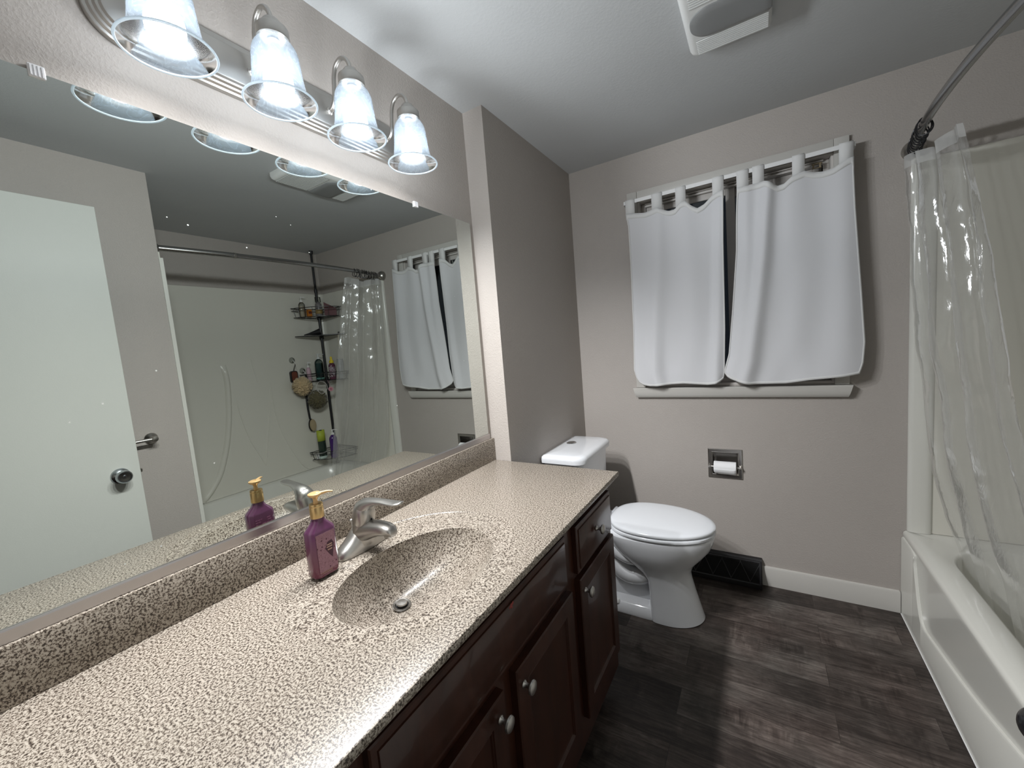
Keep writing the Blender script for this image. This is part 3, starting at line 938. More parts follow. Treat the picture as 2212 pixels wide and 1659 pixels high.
lathe(bm, [(0.0, 0.1712), (0.0058, 0.1712), (0.0052, 0.1740), (0.0048, 0.1800), (0.0062, 0.1850), (0.0120, 0.1885), (0.0150, 0.1915), (0.0148, 0.1945), (0.0110, 0.1965), (0.0, 0.1958)], c=(PX, PY, ZCT), n=28)
dr_ = Vector((0.62, 0.78, 0)).normalized()
pth = [Vector((PX, PY, ZCT + 0.1925)) + dr_ * a + Vector((0, 0, b)) for a, b in ((0.004, 0), (0.014, 0.0005), (0.022, 0.0015), (0.030, 0.0018), (0.038, 0.0002))]
tube(bm, spline(pth, 4), [0.0048 - 0.0028 * i / 16 for i in range(17)], 10)
obj('pump_head', bm, M_GOLDP, soap, ang=50)

# ================================================================== VANITY LIGHT
LX, LZ, LR = 0.1226, 1.9018, 0.0721
LYS = [0.3200, 0.5205, 0.7210, 0.9215]
vl = thing('vanity_light', 'brushed nickel vanity light bar with four lit bell shades above the mirror', 'vanity light', (0, 0.6208, 2.005))
def stadium(off, x, y0=0.243, y1=0.9985, z0=1.944, z1=2.064, n=14):
    r = (z1 - z0) / 2 - off
    zc = (z0 + z1) / 2
    out = []
    for i in range(n + 1):
        a = -PI / 2 + PI * i / n
        out.append(Vector((x, y1 - off - r + r * math.cos(a), zc + r * math.sin(a))))
    for i in range(n + 1):
        a = PI / 2 + PI * i / n
        out.append(Vector((x, y0 + off + r + r * math.cos(a), zc + r * math.sin(a))))
    return out
bm = B()
loft(bm, [stadium(o_, x_) for o_, x_ in ((0, -0.0045), (0, 0.004), (0.001, 0.0055), (0.0055, 0.0065), (0.0065, 0.0085), (0.0085, 0.0115), (0.0125, 0.0125), (0.0140, 0.0142), (0.0160, 0.0172), (0.0200, 0.0182), (0.0215, 0.0198), (0.0235, 0.0222), (0.0270, 0.0230))])
obj('backplate', bm, M_NICK, vl, ang=25)
for i, ly in enumerate(LYS):
    bm = B()
    lathe(bm, [(0, 0), (0.0095, 0), (0.0095, 0.002), (0.0070, 0.004), (0.0055, 0.006), (0, 0.006)], n=18, mat=axis_mat((0.0229, ly, 2.005), (1, 0, 0)))
    a_pts = spline([(0.0225, ly, 2.005), (0.036, ly, 2.0065), (0.047, ly, 2.022), (0.052, ly, 2.050), (0.056, ly, 2.078), (0.067, ly, 2.101), (0.088, ly, 2.1115), (0.108, ly, 2.104), (0.119, ly, 2.089), (LX, ly, 2.072)], 5)
    tube(bm, a_pts, 0.0055, 12)
    obj('lamp_arm', bm, M_NICK, vl)
    bm = B()
    lathe(bm, [(0.0, 2.0300), (0.0290, 2.0300), (0.0325, 2.0305), (0.0330, 2.0325), (0.0325, 2.0510), (0.0300, 2.0545), (0.0225, 2.0570), (0.0205, 2.0600), (0.0195, 2.0655), (0.0150, 2.0715), (0.0065, 2.0745), (0, 2.0745)], c=(LX, ly, 0), n=32)
    obj('socket_cup', bm, M_NICK, vl)
    # bell shade (double walled glass)
    prof = [(LR, LZ), (0.0690, LZ + 0.0022), (0.0625, LZ + 0.0085), (0.0565, LZ + 0.0190), (0.0530, LZ + 0.0330), (0.0505, LZ + 0.0520), (0.0485, LZ + 0.0740), (0.0470, LZ + 0.0930), (0.0435, LZ + 0.1080), (0.0370, LZ + 0.1190), (0.0320, LZ + 0.1240), (0.0295, LZ + 0.1285)]
    bm = B()
    pr = [(p[0], p[1]) for p in prof]
    pts2 = spline([(r, z, 0) for r, z in pr], 3)
    lathe(bm, [(p.x, p.y) for p in pts2], c=(LX, ly, 0), n=48, cap=False)
    sh = obj('glass_shade', bm, M_SHADE, vl, label='frosted marbled glass bell shade', ang=70)
    bm = B()
    ring = [Vector((LX + LR * math.cos(2 * PI * q / 64), ly + LR * math.sin(2 * PI * q / 64), LZ)) for q in range(64)]
    tube(bm, ring, 0.0023, 8, closed=True)
    obj('shade_rim', bm, cloth('rim_glass', (0.80, 0.88, 0.94), 0.5, 0.1) if i == 0 else bpy.data.materials['rim_glass'], sh, label='rounded glass rim')
    bm = B()
    lathe(bm, [(0.0, -0.036), (0.010, -0.0345), (0.019, -0.030), (0.026, -0.022), (0.0295, -0.011), (0.030, 0.0), (0.0290, 0.010), (0.0262, 0.020), (0.0215, 0.028), (0.0160, 0.034), (0, 0.034)], c=(LX, ly, LZ + 0.0400), n=28)
    bu = obj('light_bulb', bm, M_BULB, vl, label='lit round white bulb', ang=80)
    bm = B(); lathe(bm, [(0.0, 0.0342), (0.0158, 0.0342), (0.0140, 0.046), (0.0135, 0.086), (0, 0.086)], c=(LX, ly, LZ + 0.0400), n=20); obj('bulb_base', bm, M_WHITEP, bu)
    ld = bpy.data.lights.new('bulb_glow', 'POINT')
    ld.energy = LAMP_W
    ld.color = LAMP_COL
    ld.shadow_soft_size = 0.029
    ld.use_nodes = True
    lnt = ld.node_tree
    fo = lnt.nodes.new('ShaderNodeLightFalloff')
    fo.inputs['Strength'].default_value = 1.0
    fo.inputs['Smooth'].default_value = LAMP_SMOOTH
    lnt.links.new(fo.outputs['Quadratic'], lnt.nodes['Emission'].inputs['Strength'])
    lo = bpy.data.objects.new('bulb_glow', ld)
    COL.objects.link(lo)
    lo.parent = vl
    lo.location = Vector((LX, ly, LZ + 0.037)) - wloc(vl)

# ================================================================== EXHAUST FAN
fan = thing('exhaust_fan', 'white bathroom exhaust fan with slatted grille and dark light lens on the ceiling', 'exhaust fan', (0.95, 1.378, ZC))
FX0, FX1, FY0, FY1 = 0.832, 1.066, 1.160, 1.594
bm = B()
def fr(off, z): return rrect(FX0 + off, FX1 - off * 0.6, FY0 + off * 0.8, FY1 - off * 0.8, [0.006, 0.022, 0.022, 0.006], z, 5)
loft(bm, [fr(0, ZC - 0.0003), fr(0, ZC - 0.016), fr(0.006, ZC - 0.028), fr(0.016, ZC - 0.034), fr(0.022, ZC - 0.034)])
obj('housing', bm, mat('fan_plastic', (0.66, 0.67, 0.66), 0.4), fan)
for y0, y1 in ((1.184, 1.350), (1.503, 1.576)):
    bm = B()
    box(bm, 0.858, 1.056, y0, y1, ZC - 0.0352, ZC - 0.0342)  # dark panel on the closed housing, painting the shade between slats
    gr = obj('grille_gap_shade', bm, mat('grille_shadow', (0.05, 0.05, 0.05), 0.8), fan, smooth=False)
    bm = B()
    y = y0
    while y < y1 - 0.003:
        box(bm, 0.858, 1.056, y, y + 0.0050, ZC - 0.0376, ZC - 0.0350)
        y += 0.0092
    obj('grille', bm, bpy.data.materials['fan_plastic'], fan)
bm = B()
def lens(off, z): return rrect(0.850 + off, 1.0645 - off * 0.5, 1.362 + off, 1.492 - off, [0.012, 0.058 - off, 0.058 - off, 0.012], z, 8)
loft(bm, [lens(0, ZC - 0.0338), lens(0, ZC - 0.038), lens(0.004, ZC - 0.0415), lens(0.020, ZC - 0.0435), lens(0.035, ZC - 0.044)])
obj('lens', bm, mat('smoked_lens', (0.20, 0.205, 0.205), 0.3), fan, label='grey translucent lamp lens')

# ================================================================== WINDOW CURTAINS + ROD
CY = 2.1875
cr = thing('curtain_rod', 'flat white curtain rod across the top of the window', 'curtain rod', (0.885, CY, 2.03))
bm = B()
cpath = spline([(0.412, YB - 0.0005, 2.023), (0.412, YB - 0.03, 2.023), (0.416, CY + 0.012, 2.023), (0.432, CY + 0.0015, 2.023), (0.60, CY + 0.001, 2.024), (0.89, CY + 0.001, 2.026), (1.18, CY + 0.001, 2.027), (1.345, CY + 0.0015, 2.028), (1.361, CY + 0.012, 2.028), (1.365, YB - 0.03, 2.028), (1.365, YB - 0.0005, 2.028)], 6)
rings = []
for i, p in enumerate(cpath):
    t = (cpath[min(i + 1, len(cpath) - 1)] - cpath[max(i - 1, 0)]).normalized()
    s_ = t.cross(Vector((0, 0, 1))).normalized()
    rings.append([p + s_ * a + Vector((0, 0, b)) for a, b in ((0.0015, -0.009), (-0.0015, -0.007), (-0.0022, 0), (-0.0015, 0.007), (0.0015, 0.009))])
loft(bm, rings)
obj('rod_band', bm, M_WHITEP, cr, ang=40)

def curtain(name, label, left, right, top, bot, tabs, folds, seed):
    """left/right: (x,z) polylines top->bottom, top/bot: (x,z) left->right"""
    def res(poly, k):
        L = [0]
        for a, b in zip(poly[:-1], poly[1:]): L.append(L[-1] + math.hypot(b[0] - a[0], b[1] - a[1]))
        return [(interp([(l, p[0]) for l, p in zip(L, poly)], L[-1] * t / k), interp([(l, p[1]) for l, p in zip(L, poly)], L[-1] * t / k)) for t in range(k + 1)]
    NU, NV = 72, 70
    Lp, Rp, Tp, Bp = res(left, NV), res(right, NV), res(top, NU), res(bot, NU)
    root = thing(name, label, 'curtain', ((left[0][0] + right[0][0]) / 2, CY, 1.04), 'short white tab top window curtains')
    def P(i, j):
        u, v = i / NU, j / NV
        c00, c10, c01, c11 = Lp[0], Rp[0], Lp[-1], Rp[-1]
        x = (1 - v) * Tp[i][0] + v * Bp[i][0] + (1 - u) * Lp[j][0] + u * Rp[j][0] - ((1 - u) * (1 - v) * c00[0] + u * (1 - v) * c10[0] + (1 - u) * v * c01[0] + u * v * c11[0])
        z = (1 - v) * Tp[i][1] + v * Bp[i][1] + (1 - u) * Lp[j][1] + u * Rp[j][1] - ((1 - u) * (1 - v) * c00[1] + u * (1 - v) * c10[1] + (1 - u) * v * c01[1] + u * v * c11[1])
        y = CY - 0.002
        for (fu, w, a, va, vb) in folds:
            d = (u - fu - 0.05 * math.sin(v * 2.2 + fu * 9)) / w
            y += -a * math.exp(-d * d) * lerp(va, vb, v)
        y += 0.006 * mnoise.noise(Vector((u * 6 + seed, v * 3, seed * 1.7))) * (0.3 + v)
        return Vector((x, min(y, YB - 0.048), z))
    bm = B()
    hem = 4
    vs = [[bm.verts.new(P(i, j)) for i in range(NU + 1)] for j in range(NV + 1)]
    for j in range(NV):
        for i in range(NU):
            bm.faces.new((vs[j][i], vs[j][i + 1], vs[j + 1][i + 1], vs[j + 1][i]))
    p = obj('panel', bm, M_CLOTH, root, ang=180)
    so = p.modifiers.new('thickness', 'SOLIDIFY'); so.thickness = 0.0006; so.offset = 0
    # hems: top band and thin side / bottom hems
    bm = B()
    def strip(idx):
        a = [bm.verts.new(Vector(q)) for q in idx[0]]
        for row in idx[1:]:
            b = [bm.verts.new(Vector(q)) for q in row]
            for i in range(len(a) - 1): bm.faces.new((a[i], a[i + 1], b[i + 1], b[i]))
            a = b
    off = Vector((0, -0.0012, 0))
    strip([[P(i, j) + off for i in range(NU + 1)] for j in (0, 1, 2)])
    strip([[P(i, j) + off for i in range(NU + 1)] for j in (NV - 1, NV)])
    strip([[P(i, j) + off for j in range(2, NV)] for i in (0, 1)])
    strip([[P(i, j) + off for j in range(2, NV)] for i in (NU - 1, NU)])
    h = obj('hem', bm, M_HEM, root, ang=180)
    so = h.modifiers.new('thickness', 'SOLIDIFY'); so.thickness = 0.0012; so.offset = 0
    for (xa, xb, zt, zb) in tabs:
        bm = B()
        loopp = [(CY - 0.0035, zb - 0.030), (CY - 0.0040, zt - 0.02), (CY - 0.0045, zt - 0.004), (CY - 0.0020, zt + 0.0015), (CY + 0.0030, zt + 0.0015), (CY + 0.0060, zt - 0.004), (CY + 0.0065, zt - 0.02), (CY + 0.0010, zb - 0.025)]
        rings = []
        for x in (xa, lerp(xa, xb, 0.5), xb):
            rings.append([Vector((x, y, z)) for y, z in loopp])
        for a, b in zip(rings[:-1], rings[1:]):
            va = [bm.verts.new(q) for q in a]; vb = [bm.verts.new(q) for q in b]
            for i in range(len(a) - 1): bm.faces.new((va[i], va[i + 1], vb[i + 1], vb[i]))
        t = obj('tab', bm, M_HEM, root, ang=15)
        so = t.modifiers.new('thickness', 'SOLIDIFY'); so.thickness = 0.0012; so.offset = 0
    return root
curtain('window_curtain', 'narrower white tab top curtain covering the left half of the window',
        [(0.424, 1.965), (0.434, 1.90), (0.436, 1.642), (0.432, 1.365), (0.425, 1.138), (0.436, 1.095), (0.455, 1.065)],
        [(0.884, 1.968), (0.878, 1.735), (0.876, 1.532), (0.874, 1.324), (0.866, 1.112), (0.860, 1.076)],
        [(0.424, 1.965), (0.470, 1.960), (0.520, 1.951), (0.556, 1.954), (0.582, 1.960), (0.611, 1.943), (0.640, 1.930), (0.668, 1.931), (0.695, 1.957), (0.717, 1.959), (0.745, 1.930), (0.770, 1.913), (0.800, 1.925), (0.836, 1.957), (0.860, 1.966), (0.884, 1.968)],
        [(0.455, 1.065), (0.480, 1.052), (0.508, 1.045), (0.545, 1.046), (0.58, 1.050), (0.675, 1.056), (0.788, 1.047), (0.828, 1.053), (0.845, 1.062), (0.860, 1.076)],
        [(0.424, 0.471, 2.033, 1.965), (0.557, 0.608, 2.033, 1.955), (0.672, 0.719, 2.034, 1.955), (0.837, 0.885, 2.036, 1.963)],
        [(0.30, 0.09, 0.028, 0.5, 1.0), (0.02, 0.10, 0.012, 0.5, 1.0), (0.62, 0.16, 0.012, 1.0, 0.7), (0.95, 0.06, 0.016, 0.6, 1.0)], 1.3)
curtain('window_curtain', 'wider white tab top curtain covering the right half of the window',
        [(0.939, 1.965), (0.932, 1.835), (0.928, 1.677), (0.905, 1.404), (0.885, 1.197), (0.866, 1.125), (0.865, 1.104)],
        [(1.356, 1.975), (1.356, 1.916), (1.361, 1.777), (1.378, 1.494), (1.394, 1.218), (1.388, 1.130), (1.375, 1.083)],
        [(0.939, 1.965), (0.985, 1.960), (1.000, 1.963), (1.046, 1.962), (1.075, 1.945), (1.095, 1.930), (1.120, 1.933), (1.149, 1.955), (1.194, 1.966), (1.224, 1.952), (1.257, 1.946), (1.290, 1.948), (1.311, 1.958), (1.340, 1.972), (1.356, 1.975)],
        [(0.865, 1.104), (0.876, 1.086), (0.889, 1.077), (0.926, 1.059), (0.969, 1.046), (1.114, 1.047), (1.198, 1.061), (1.32, 1.073), (1.375, 1.083)],
        [(0.938, 0.986, 2.036, 1.963), (1.001, 1.046, 2.038, 1.962), (1.150, 1.194, 2.039, 1.960), (1.310, 1.356, 2.039, 1.970)],
        [(0.24, 0.07, 0.030, 0.9, 1.0), (0.06, 0.06, 0.016, 0.6, 1.0), (0.58, 0.13, 0.012, 0.7, 1.0), (0.88, 0.12, 0.022, 0.6, 1.0)], 5.1)

# ================================================================== TOILET
TY = 1.850
toi = thing('toilet', 'white two piece toilet with closed lid between vanity and window wall', 'toilet', (0.45, TY, 0))
def egg(cx, front, back, hw, z, n=56, eb=2.6):
    out = []
    for i in range(n):
        t = 2 * PI * i / n
        c, s = math.cos(t), math.sin(t)
        if c >= 0: out.append(Vector((cx + (front - cx) * c, TY + hw * s, z)))
        else: out.append(Vector((cx - (cx - back) * abs(c) ** (2 / eb), TY + hw * math.copysign(abs(s) ** (2 / eb), s), z)))
    return out
bm = B()
loft(bm, [egg(0.62, 0.770, 0.555, 0.122, 0.0004, eb=5), egg(0.62, 0.776, 0.553, 0.126, 0.004, eb=5), egg(0.62, 0.773, 0.553, 0.125, 0.012, eb=5), egg(0.615, 0.757, 0.550, 0.118, 0.07, eb=5), egg(0.61, 0.740, 0.548, 0.113, 0.13, eb=5),
          egg(0.605, 0.726, 0.540, 0.111, 0.19, eb=4.5), egg(0.60, 0.724, 0.505, 0.116, 0.225, eb=3.6), egg(0.585, 0.744, 0.450, 0.135, 0.265, eb=3.0), egg(0.575, 0.780, 0.400, 0.156, 0.305, eb=2.8), egg(0.57, 0.810, 0.370, 0.170, 0.345, eb=2.8),
          egg(0.57, 0.824, 0.352, 0.176, 0.380, eb=3.0), egg(0.57, 0.828, 0.345, 0.178, 0.402, eb=3.2), egg(0.57, 0.826, 0.345, 0.177, 0.410, eb=3.2), egg(0.57, 0.818, 0.350, 0.170, 0.414, eb=3.2)])
# rear shelf under the tank
loft(bm, [rrect(0.20, 0.52, TY - 0.085, TY + 0.085, 0.03, 0.250), rrect(0.165, 0.50, TY - 0.110, TY + 0.110, 0.04, 0.315), rrect(0.130, 0.46, TY - 0.125, TY + 0.125, 0.045, 0.360), rrect(0.115, 0.42, TY - 0.130, TY + 0.130, 0.045, 0.395), rrect(0.118, 0.42, TY - 0.127, TY + 0.127, 0.045, 0.402)])
# foot plate and trapway
loft(bm, [rrect(0.215, 0.60, TY - 0.114, TY + 0.114, 0.05, 0.0004), rrect(0.212, 0.60, TY - 0.116, TY + 0.116, 0.05, 0.006), rrect(0.218, 0.60, TY - 0.108, TY + 0.108, 0.05, 0.040), rrect(0.232, 0.59, TY - 0.090, TY + 0.090, 0.05, 0.056)])
for sgn in (-1, 1):
    tube(bm, spline([(0.575, TY + sgn * 0.030, 0.215), (0.50, TY + sgn * 0.046, 0.175), (0.430, TY + sgn * 0.052, 0.180), (0.375, TY + sgn * 0.050, 0.240), (0.330, TY + sgn * 0.046, 0.265), (0.285, TY + sgn * 0.046, 0.220), (0.275, TY + sgn * 0.046, 0.120), (0.280, TY + sgn * 0.046, 0.030)], 6), 0.044, 18)
    tube(bm, spline([(0.56, TY + sgn * 0.06, 0.300), (0.47, TY + sgn * 0.085, 0.285), (0.39, TY + sgn * 0.080, 0.320), (0.34, TY + sgn * 0.070, 0.370)], 6), 0.040, 16)
box(bm, 0.24, 0.58, TY - 0.045, TY + 0.045, 0.03, 0.30, 0.02)
obj('bowl', bm, M_PORC, toi, ang=50)
for sgn in (-1, 1):
    bm = B(); lathe(bm, [(0, 0), (0.013, 0), (0.0125, 0.008), (0.009, 0.014), (0, 0.016)], n=16, mat=Matrix.Translation((0.40, TY + sgn * 0.101, 0.043))); obj('bolt_cap', bm, M_WHITEP, toi)
bm = B()
loft(bm, [egg(0.575, 0.826, 0.372, 0.175, 0.4155, eb=2.5), egg(0.575, 0.833, 0.368, 0.180, 0.419, eb=2.5), egg(0.575, 0.834, 0.368, 0.181, 0.429, eb=2.5), egg(0.575, 0.829, 0.371, 0.177, 0.4335, eb=2.5)])
obj('seat', bm, M_SEAT, toi, ang=50)
bm = B()
loft(bm, [egg(0.575, 0.824, 0.374, 0.173, 0.4375, eb=2.5), egg(0.575, 0.832, 0.369, 0.179, 0.4395, eb=2.5), egg(0.575, 0.834, 0.368, 0.181, 0.447, eb=2.5), egg(0.575, 0.830, 0.371, 0.178, 0.4525, eb=2.5), egg(0.575, 0.815, 0.378, 0.168, 0.4560, eb=2.5), egg(0.575, 0.790, 0.392, 0.152, 0.4580, eb=2.5), egg(0.575, 0.70, 0.45, 0.09, 0.4590, eb=2.4)])
obj('lid', bm, M_SEAT, toi, ang=50)
for sgn in (-1, 1):
    bm = B(); lathe(bm, [(0, -0.026), (0.010, -0.026), (0.0115, -0.02), (0.0115, 0.02), (0.010, 0.026), (0, 0.026)], n=16, mat=axis_mat((0.357, TY + sgn * 0.080, 0.427), (0, 1, 0))); box(bm, 0.340, 0.364, TY + sgn * 0.080 - 0.018, TY + sgn * 0.080 + 0.018, 0.4025, 0.426, 0.003); obj('hinge', bm, M_SEAT, toi)
# tank
bm = B()
def tk(x0, x1, hw, z, rf=0.045): return rrect(x0, x1, TY - 0.006 - hw, TY - 0.006 + hw, [rf, 0.012, 0.012, rf], z, 7)
loft(bm, [tk(0.125, 0.270, 0.165, 0.4035), tk(0.112, 0.285, 0.180, 0.420), tk(0.108, 0.292, 0.192, 0.55), tk(0.106, 0.299, 0.199, 0.745)])
tank = obj('tank', bm, M_PORC, toi, ang=45)
bm = B()
loft(bm, [tk(0.102, 0.308, 0.206, 0.7455, 0.05), tk(0.0985, 0.317, 0.2130, 0.7485, 0.055), tk(0.0985, 0.3185, 0.2140, 0.765, 0.056), tk(0.100, 0.3160, 0.2120, 0.7765, 0.055), tk(0.106, 0.306, 0.204, 0.7835, 0.05), tk(0.122, 0.285, 0.185, 0.7868, 0.04), tk(0.16, 0.24, 0.12, 0.7885, 0.03)])
tl = obj('tank_lid', bm, M_PORC, toi, ang=50)
bm = B(); lathe(bm, [(0, 0), (0.0260, 0), (0.0260, 0.003), (0.0235, 0.0050), (0.0215, 0.0035), (0.019, 0.0055), (0, 0.0065)], n=28, mat=Matrix.Translation((0.160, 1.872, 0.7882))); obj('flush_button', bm, M_CHROME, tl, label='round chrome flush button')

# ================================================================== TOILET PAPER HOLDER + ROLL
tp = thing('toilet_paper_holder', 'recessed brushed nickel toilet paper holder in the wall below the window', 'paper holder', (0.8493, YB, 0.623))
bm = B()
def fr2(o_, y): return [Vector((0.7701 + o_, y, 0.5447 + o_)), Vector((0.9286 - o_, y, 0.5447 + o_)), Vector((0.9286 - o_, y, 0.7016 - o_)), Vector((0.7701 + o_, y, 0.7016 - o_))]
loft(bm, [fr2(0, YB - 0.0006), fr2(0.0002, YB - 0.0045), fr2(0.003, YB - 0.0065), fr2(0.0045, YB - 0.0060), fr2(0.0165, YB - 0.0035), fr2(0.0185, YB - 0.0050), fr2(0.0205, YB - 0.0035), fr2(0.0215, YB + 0.004), fr2(0.024, YB + 0.055)], cap0=False, cap1=True)
M_TPH = mat('dark_satin_nickel', (0.38, 0.36, 0.34), 0.24, 1.0)
obj('recessed_frame', bm, M_TPH, tp, ang=20)
for xx in (0.7790, 0.9197):
    bm = B(); lathe(bm, [(0, 0), (0.0075, 0), (0.0075, 0.006), (0.006, 0.016), (0.0065, 0.022), (0, 0.024)], n=18, mat=axis_mat((xx, YB - 0.004, 0.608), (0, -1, 0))); obj('post', bm, M_NICK, tp)
bm = B(); rod(bm, (0.781, YB - 0.016, 0.608), (0.918, YB - 0.016, 0.608), 0.0055, 14); obj('roller', bm, M_NICK, tp)
tr_ = thing('toilet_roll', 'small white toilet paper roll on the recessed wall holder', 'toilet roll', (0.8493, YB - 0.016, 0.608))
bm = B()
xs = (0.7985, 0.9005)
lathe(bm, [(0.0085, 0), (0.0285, 0), (0.0295, 0.001), (0.0295, 0.101), (0.0285, 0.102), (0.0085, 0.102), (0.0085, 0.0)], n=40, mat=axis_mat((xs[0], YB - 0.016, 0.608), (1, 0, 0)), cap=False)
obj('paper', bm, M_PAPER, tr_, ang=40)
bm = B()
def flap(u, v):
    a = lerp(PI * 1.02, PI * 1.55, v)
    r = 0.0300 + 0.006 * v * v
    return Vector((lerp(xs[0] + 0.001 + 0.005 * v, xs[1] - 0.001, u), YB - 0.016 + r * math.cos(a), 0.608 + r * math.sin(a) - 0.006 * v * u))
grid(bm, flap, 8, 10)
fl = obj('loose_sheet', bm, M_PAPER, tr_)
so = fl.modifiers.new('t', 'SOLIDIFY'); so.thickness = 0.0005

# ================================================================== FLOOR REGISTER
rg = thing('floor_register', 'black metal baseboard vent register against the wall behind the toilet', 'vent', (0.81, YB, 0))
bm = B()
RX0, RX1 = 0.620, 1.0025
sec = [(YB - 0.0006, 0.0006), (YB - 0.066, 0.0006), (YB - 0.066, 0.018), (YB - 0.028, 0.132), (YB - 0.020, 0.1385), (YB - 0.0006, 0.1385)]
loft(bm, [[Vector((x, y, z)) for y, z in sec] for x in (RX0, RX1)])
obj('register_body', bm, M_REG, rg, ang=20)
bm = B()
def rp(x, t, o_): # on slanted face
    return Vector((x, lerp(YB - 0.066, YB - 0.028, t) - o_, lerp(0.018, 0.132, t) + o_ * 0.33))
def bar(a, b, w):
    pa, pb = rp(*a, 0.0012), rp(*b, 0.0012)
    tube(bm, [pa, pb], w, 6)
for x in (RX0 + 0.008, RX1 - 0.008): bar((x, 0.06), (x, 0.94), 0.004)
for t in (0.06, 0.94): bar((RX0 + 0.008, t), (RX1 - 0.008, t), 0.004)
for i in range(4):
    xa = RX0 + 0.03 + i * 0.085
    bar((xa, 0.9), (xa + 0.045, 0.12), 0.0018); bar((xa + 0.045, 0.12), (xa + 0.09, 0.9), 0.0018)
obj('grille', bm, mat('register_bars', (0.030, 0.030, 0.032), 0.45), rg)
bm = B()
q = [rp(RX0 + 0.014, 0.12, 0.0004), rp(RX1 - 0.014, 0.12, 0.0004), rp(RX1 - 0.014, 0.88, 0.0004), rp(RX0 + 0.014, 0.88, 0.0004)]
loft(bm, [q, [p + Vector((0, -0.0004, 0.0001)) for p in q]])
obj('opening', bm, mat('register_opening_shade', (0.003, 0.003, 0.003), 0.9), rg, smooth=False)  # near-black sheet laid on the solid face, painted shade for an opening

# ================================================================== BATHTUB
tub = thing('bathtub', 'off white bathtub with embossed apron along the right side', 'bathtub', (1.95, 1.52, 0))
TX0, TX1, TY0, TY1, TZ = 1.5265, XAL - 0.0015, YT + 0.0015, YB - 0.0015, 0.385
def tr2(x0, x1, y0, y1, r, z): return rrect(x0, x1, y0, y1, r, z, 10)
bm = B()
out = 0.006
loft(bm, [tr2(TX0 + 0.010, TX1, TY0, TY1, out, 0.0005), tr2(TX0 + 0.010, TX1, TY0, TY1, out, 0.345), tr2(TX0 + 0.004, TX1, TY0, TY1, out, 0.368), tr2(TX0 + 0.006, TX1, TY0, TY1, out, 0.378), tr2(TX0 + 0.013, TX1 - 0.002, TY0 + 0.002, TY1 - 0.002, out, TZ),
          tr2(1.612, 2.325, TY0 + 0.085, TY1 - 0.085, 0.20, TZ), tr2(1.622, 2.315, TY0 + 0.095, TY1 - 0.095, 0.19, TZ - 0.010), tr2(1.640, 2.295, TY0 + 0.120, TY1 - 0.115, 0.17, 0.25), tr2(1.668, 2.265, TY0 + 0.165, TY1 - 0.145, 0.13, 0.105), tr2(1.715, 2.215, TY0 + 0.215, TY1 - 0.195, 0.10, 0.080)])
obj('basin', bm, M_TUB, tub, ang=50)
# embossed lower apron, its upper edge follows the moulded curve
bm = B()
crv = [(TY0, 0.345), (0.93, 0.335), (1.05, 0.318), (1.17, 0.285), (1.2875, 0.246), (1.4574, 0.2005), (1.6045, 0.168), (1.7877, 0.137), (1.93, 0.114), (1.975, 0.113), (2.006, 0.131), (2.035, 0.178), (2.0616, 0.2413), (2.088, 0.315), (2.105, 0.350), (TY1, 0.352)]
cs = spline([(a, b, 0) for a, b in crv], 4)
front, bevl, back, bot = [], [], [], []
for p in cs:
    y, z = p.x, p.y
    front.append(Vector((TX0 + 0.0005, y, max(z - 0.006, 0.02)))); bevl.append(Vector((TX0 + 0.0035, y, z))); back.append(Vector((TX0 + 0.0112, y, z + 0.002))); bot.append(Vector((TX0 + 0.0005, y, 0.0008)))
bk = [Vector((TX0 + 0.0112, p.y, 0.0008)) for p in bot]
loft(bm, [bk, bot, front, bevl, back], cap0=False, cap1=False, cyc=False)
obj('apron_emboss', bm, M_TUB, tub, ang=30)
bm = B(); box(bm, TX0 - 0.003, TX0 + 0.0004, TY0 + 0.002, TY1 - 0.016, 0.0003, 0.004, 0.001, 1); obj('caulk_line', bm, M_WHITEP, tub)

# ================================================================== TUB SURROUND
sur = thing('tub_surround', 'off white tub wall surround with moulded curves above the bathtub', 'tub surround', (2.0, YB, TZ))
ZS0, ZS1 = TZ + 0.001, 1.9241
bm = B()
box(bm, XAL - 0.013, XAL - 0.0008, YT + 0.008, YB - 0.013, ZS0, ZS1, 0.002, 1); obj('long_panel', bm, M_SURR, sur)
bm = B(); box(bm, 1.5450, XAL - 0.001, YB - 0.0125, YB - 0.0008, ZS0, ZS1, 0.002, 1); obj('end_panel', bm, M_SURR, sur)
bm = B(); box(bm, 1.480, XAL - 0.001, YT + 0.0008, YT + 0.012, ZS0, ZS1, 0.002, 1); obj('end_panel', bm, M_SURR, sur)
# bullnose front columns
bm = B()
loft(bm, [[Vector((x, y, z)) for x, y in ((1.5432, YB - 0.0006), (1.5432, YB - 0.010), (1.548, YB - 0.018), (1.558, YB - 0.022), (1.595, YB - 0.023), (1.612, YB - 0.021), (1.620, YB - 0.0125), (1.620, YB - 0.0006))] for z in (ZS0, ZS1 + 0.006)]); obj('flange', bm, M_TUB, sur, ang=60)
bm = B()
lp = [(XW - 0.0006, YT - 0.0020), (XW - 0.0040, YT - 0.0010), (XW - 0.0045, YT + 0.0140), (XW - 0.0035, YT + 0.0155), (1.520, YT + 0.0150), (1.520, YT + 0.0126), (1.4790, YT + 0.0126), (1.4790, YT + 0.0004), (XW - 0.0006, YT + 0.0004)]
loft(bm, [[Vector((x, y, z)) for x, y in lp] for z in (0.386, 1.8905)]); obj('flange', bm, M_TUB, sur)
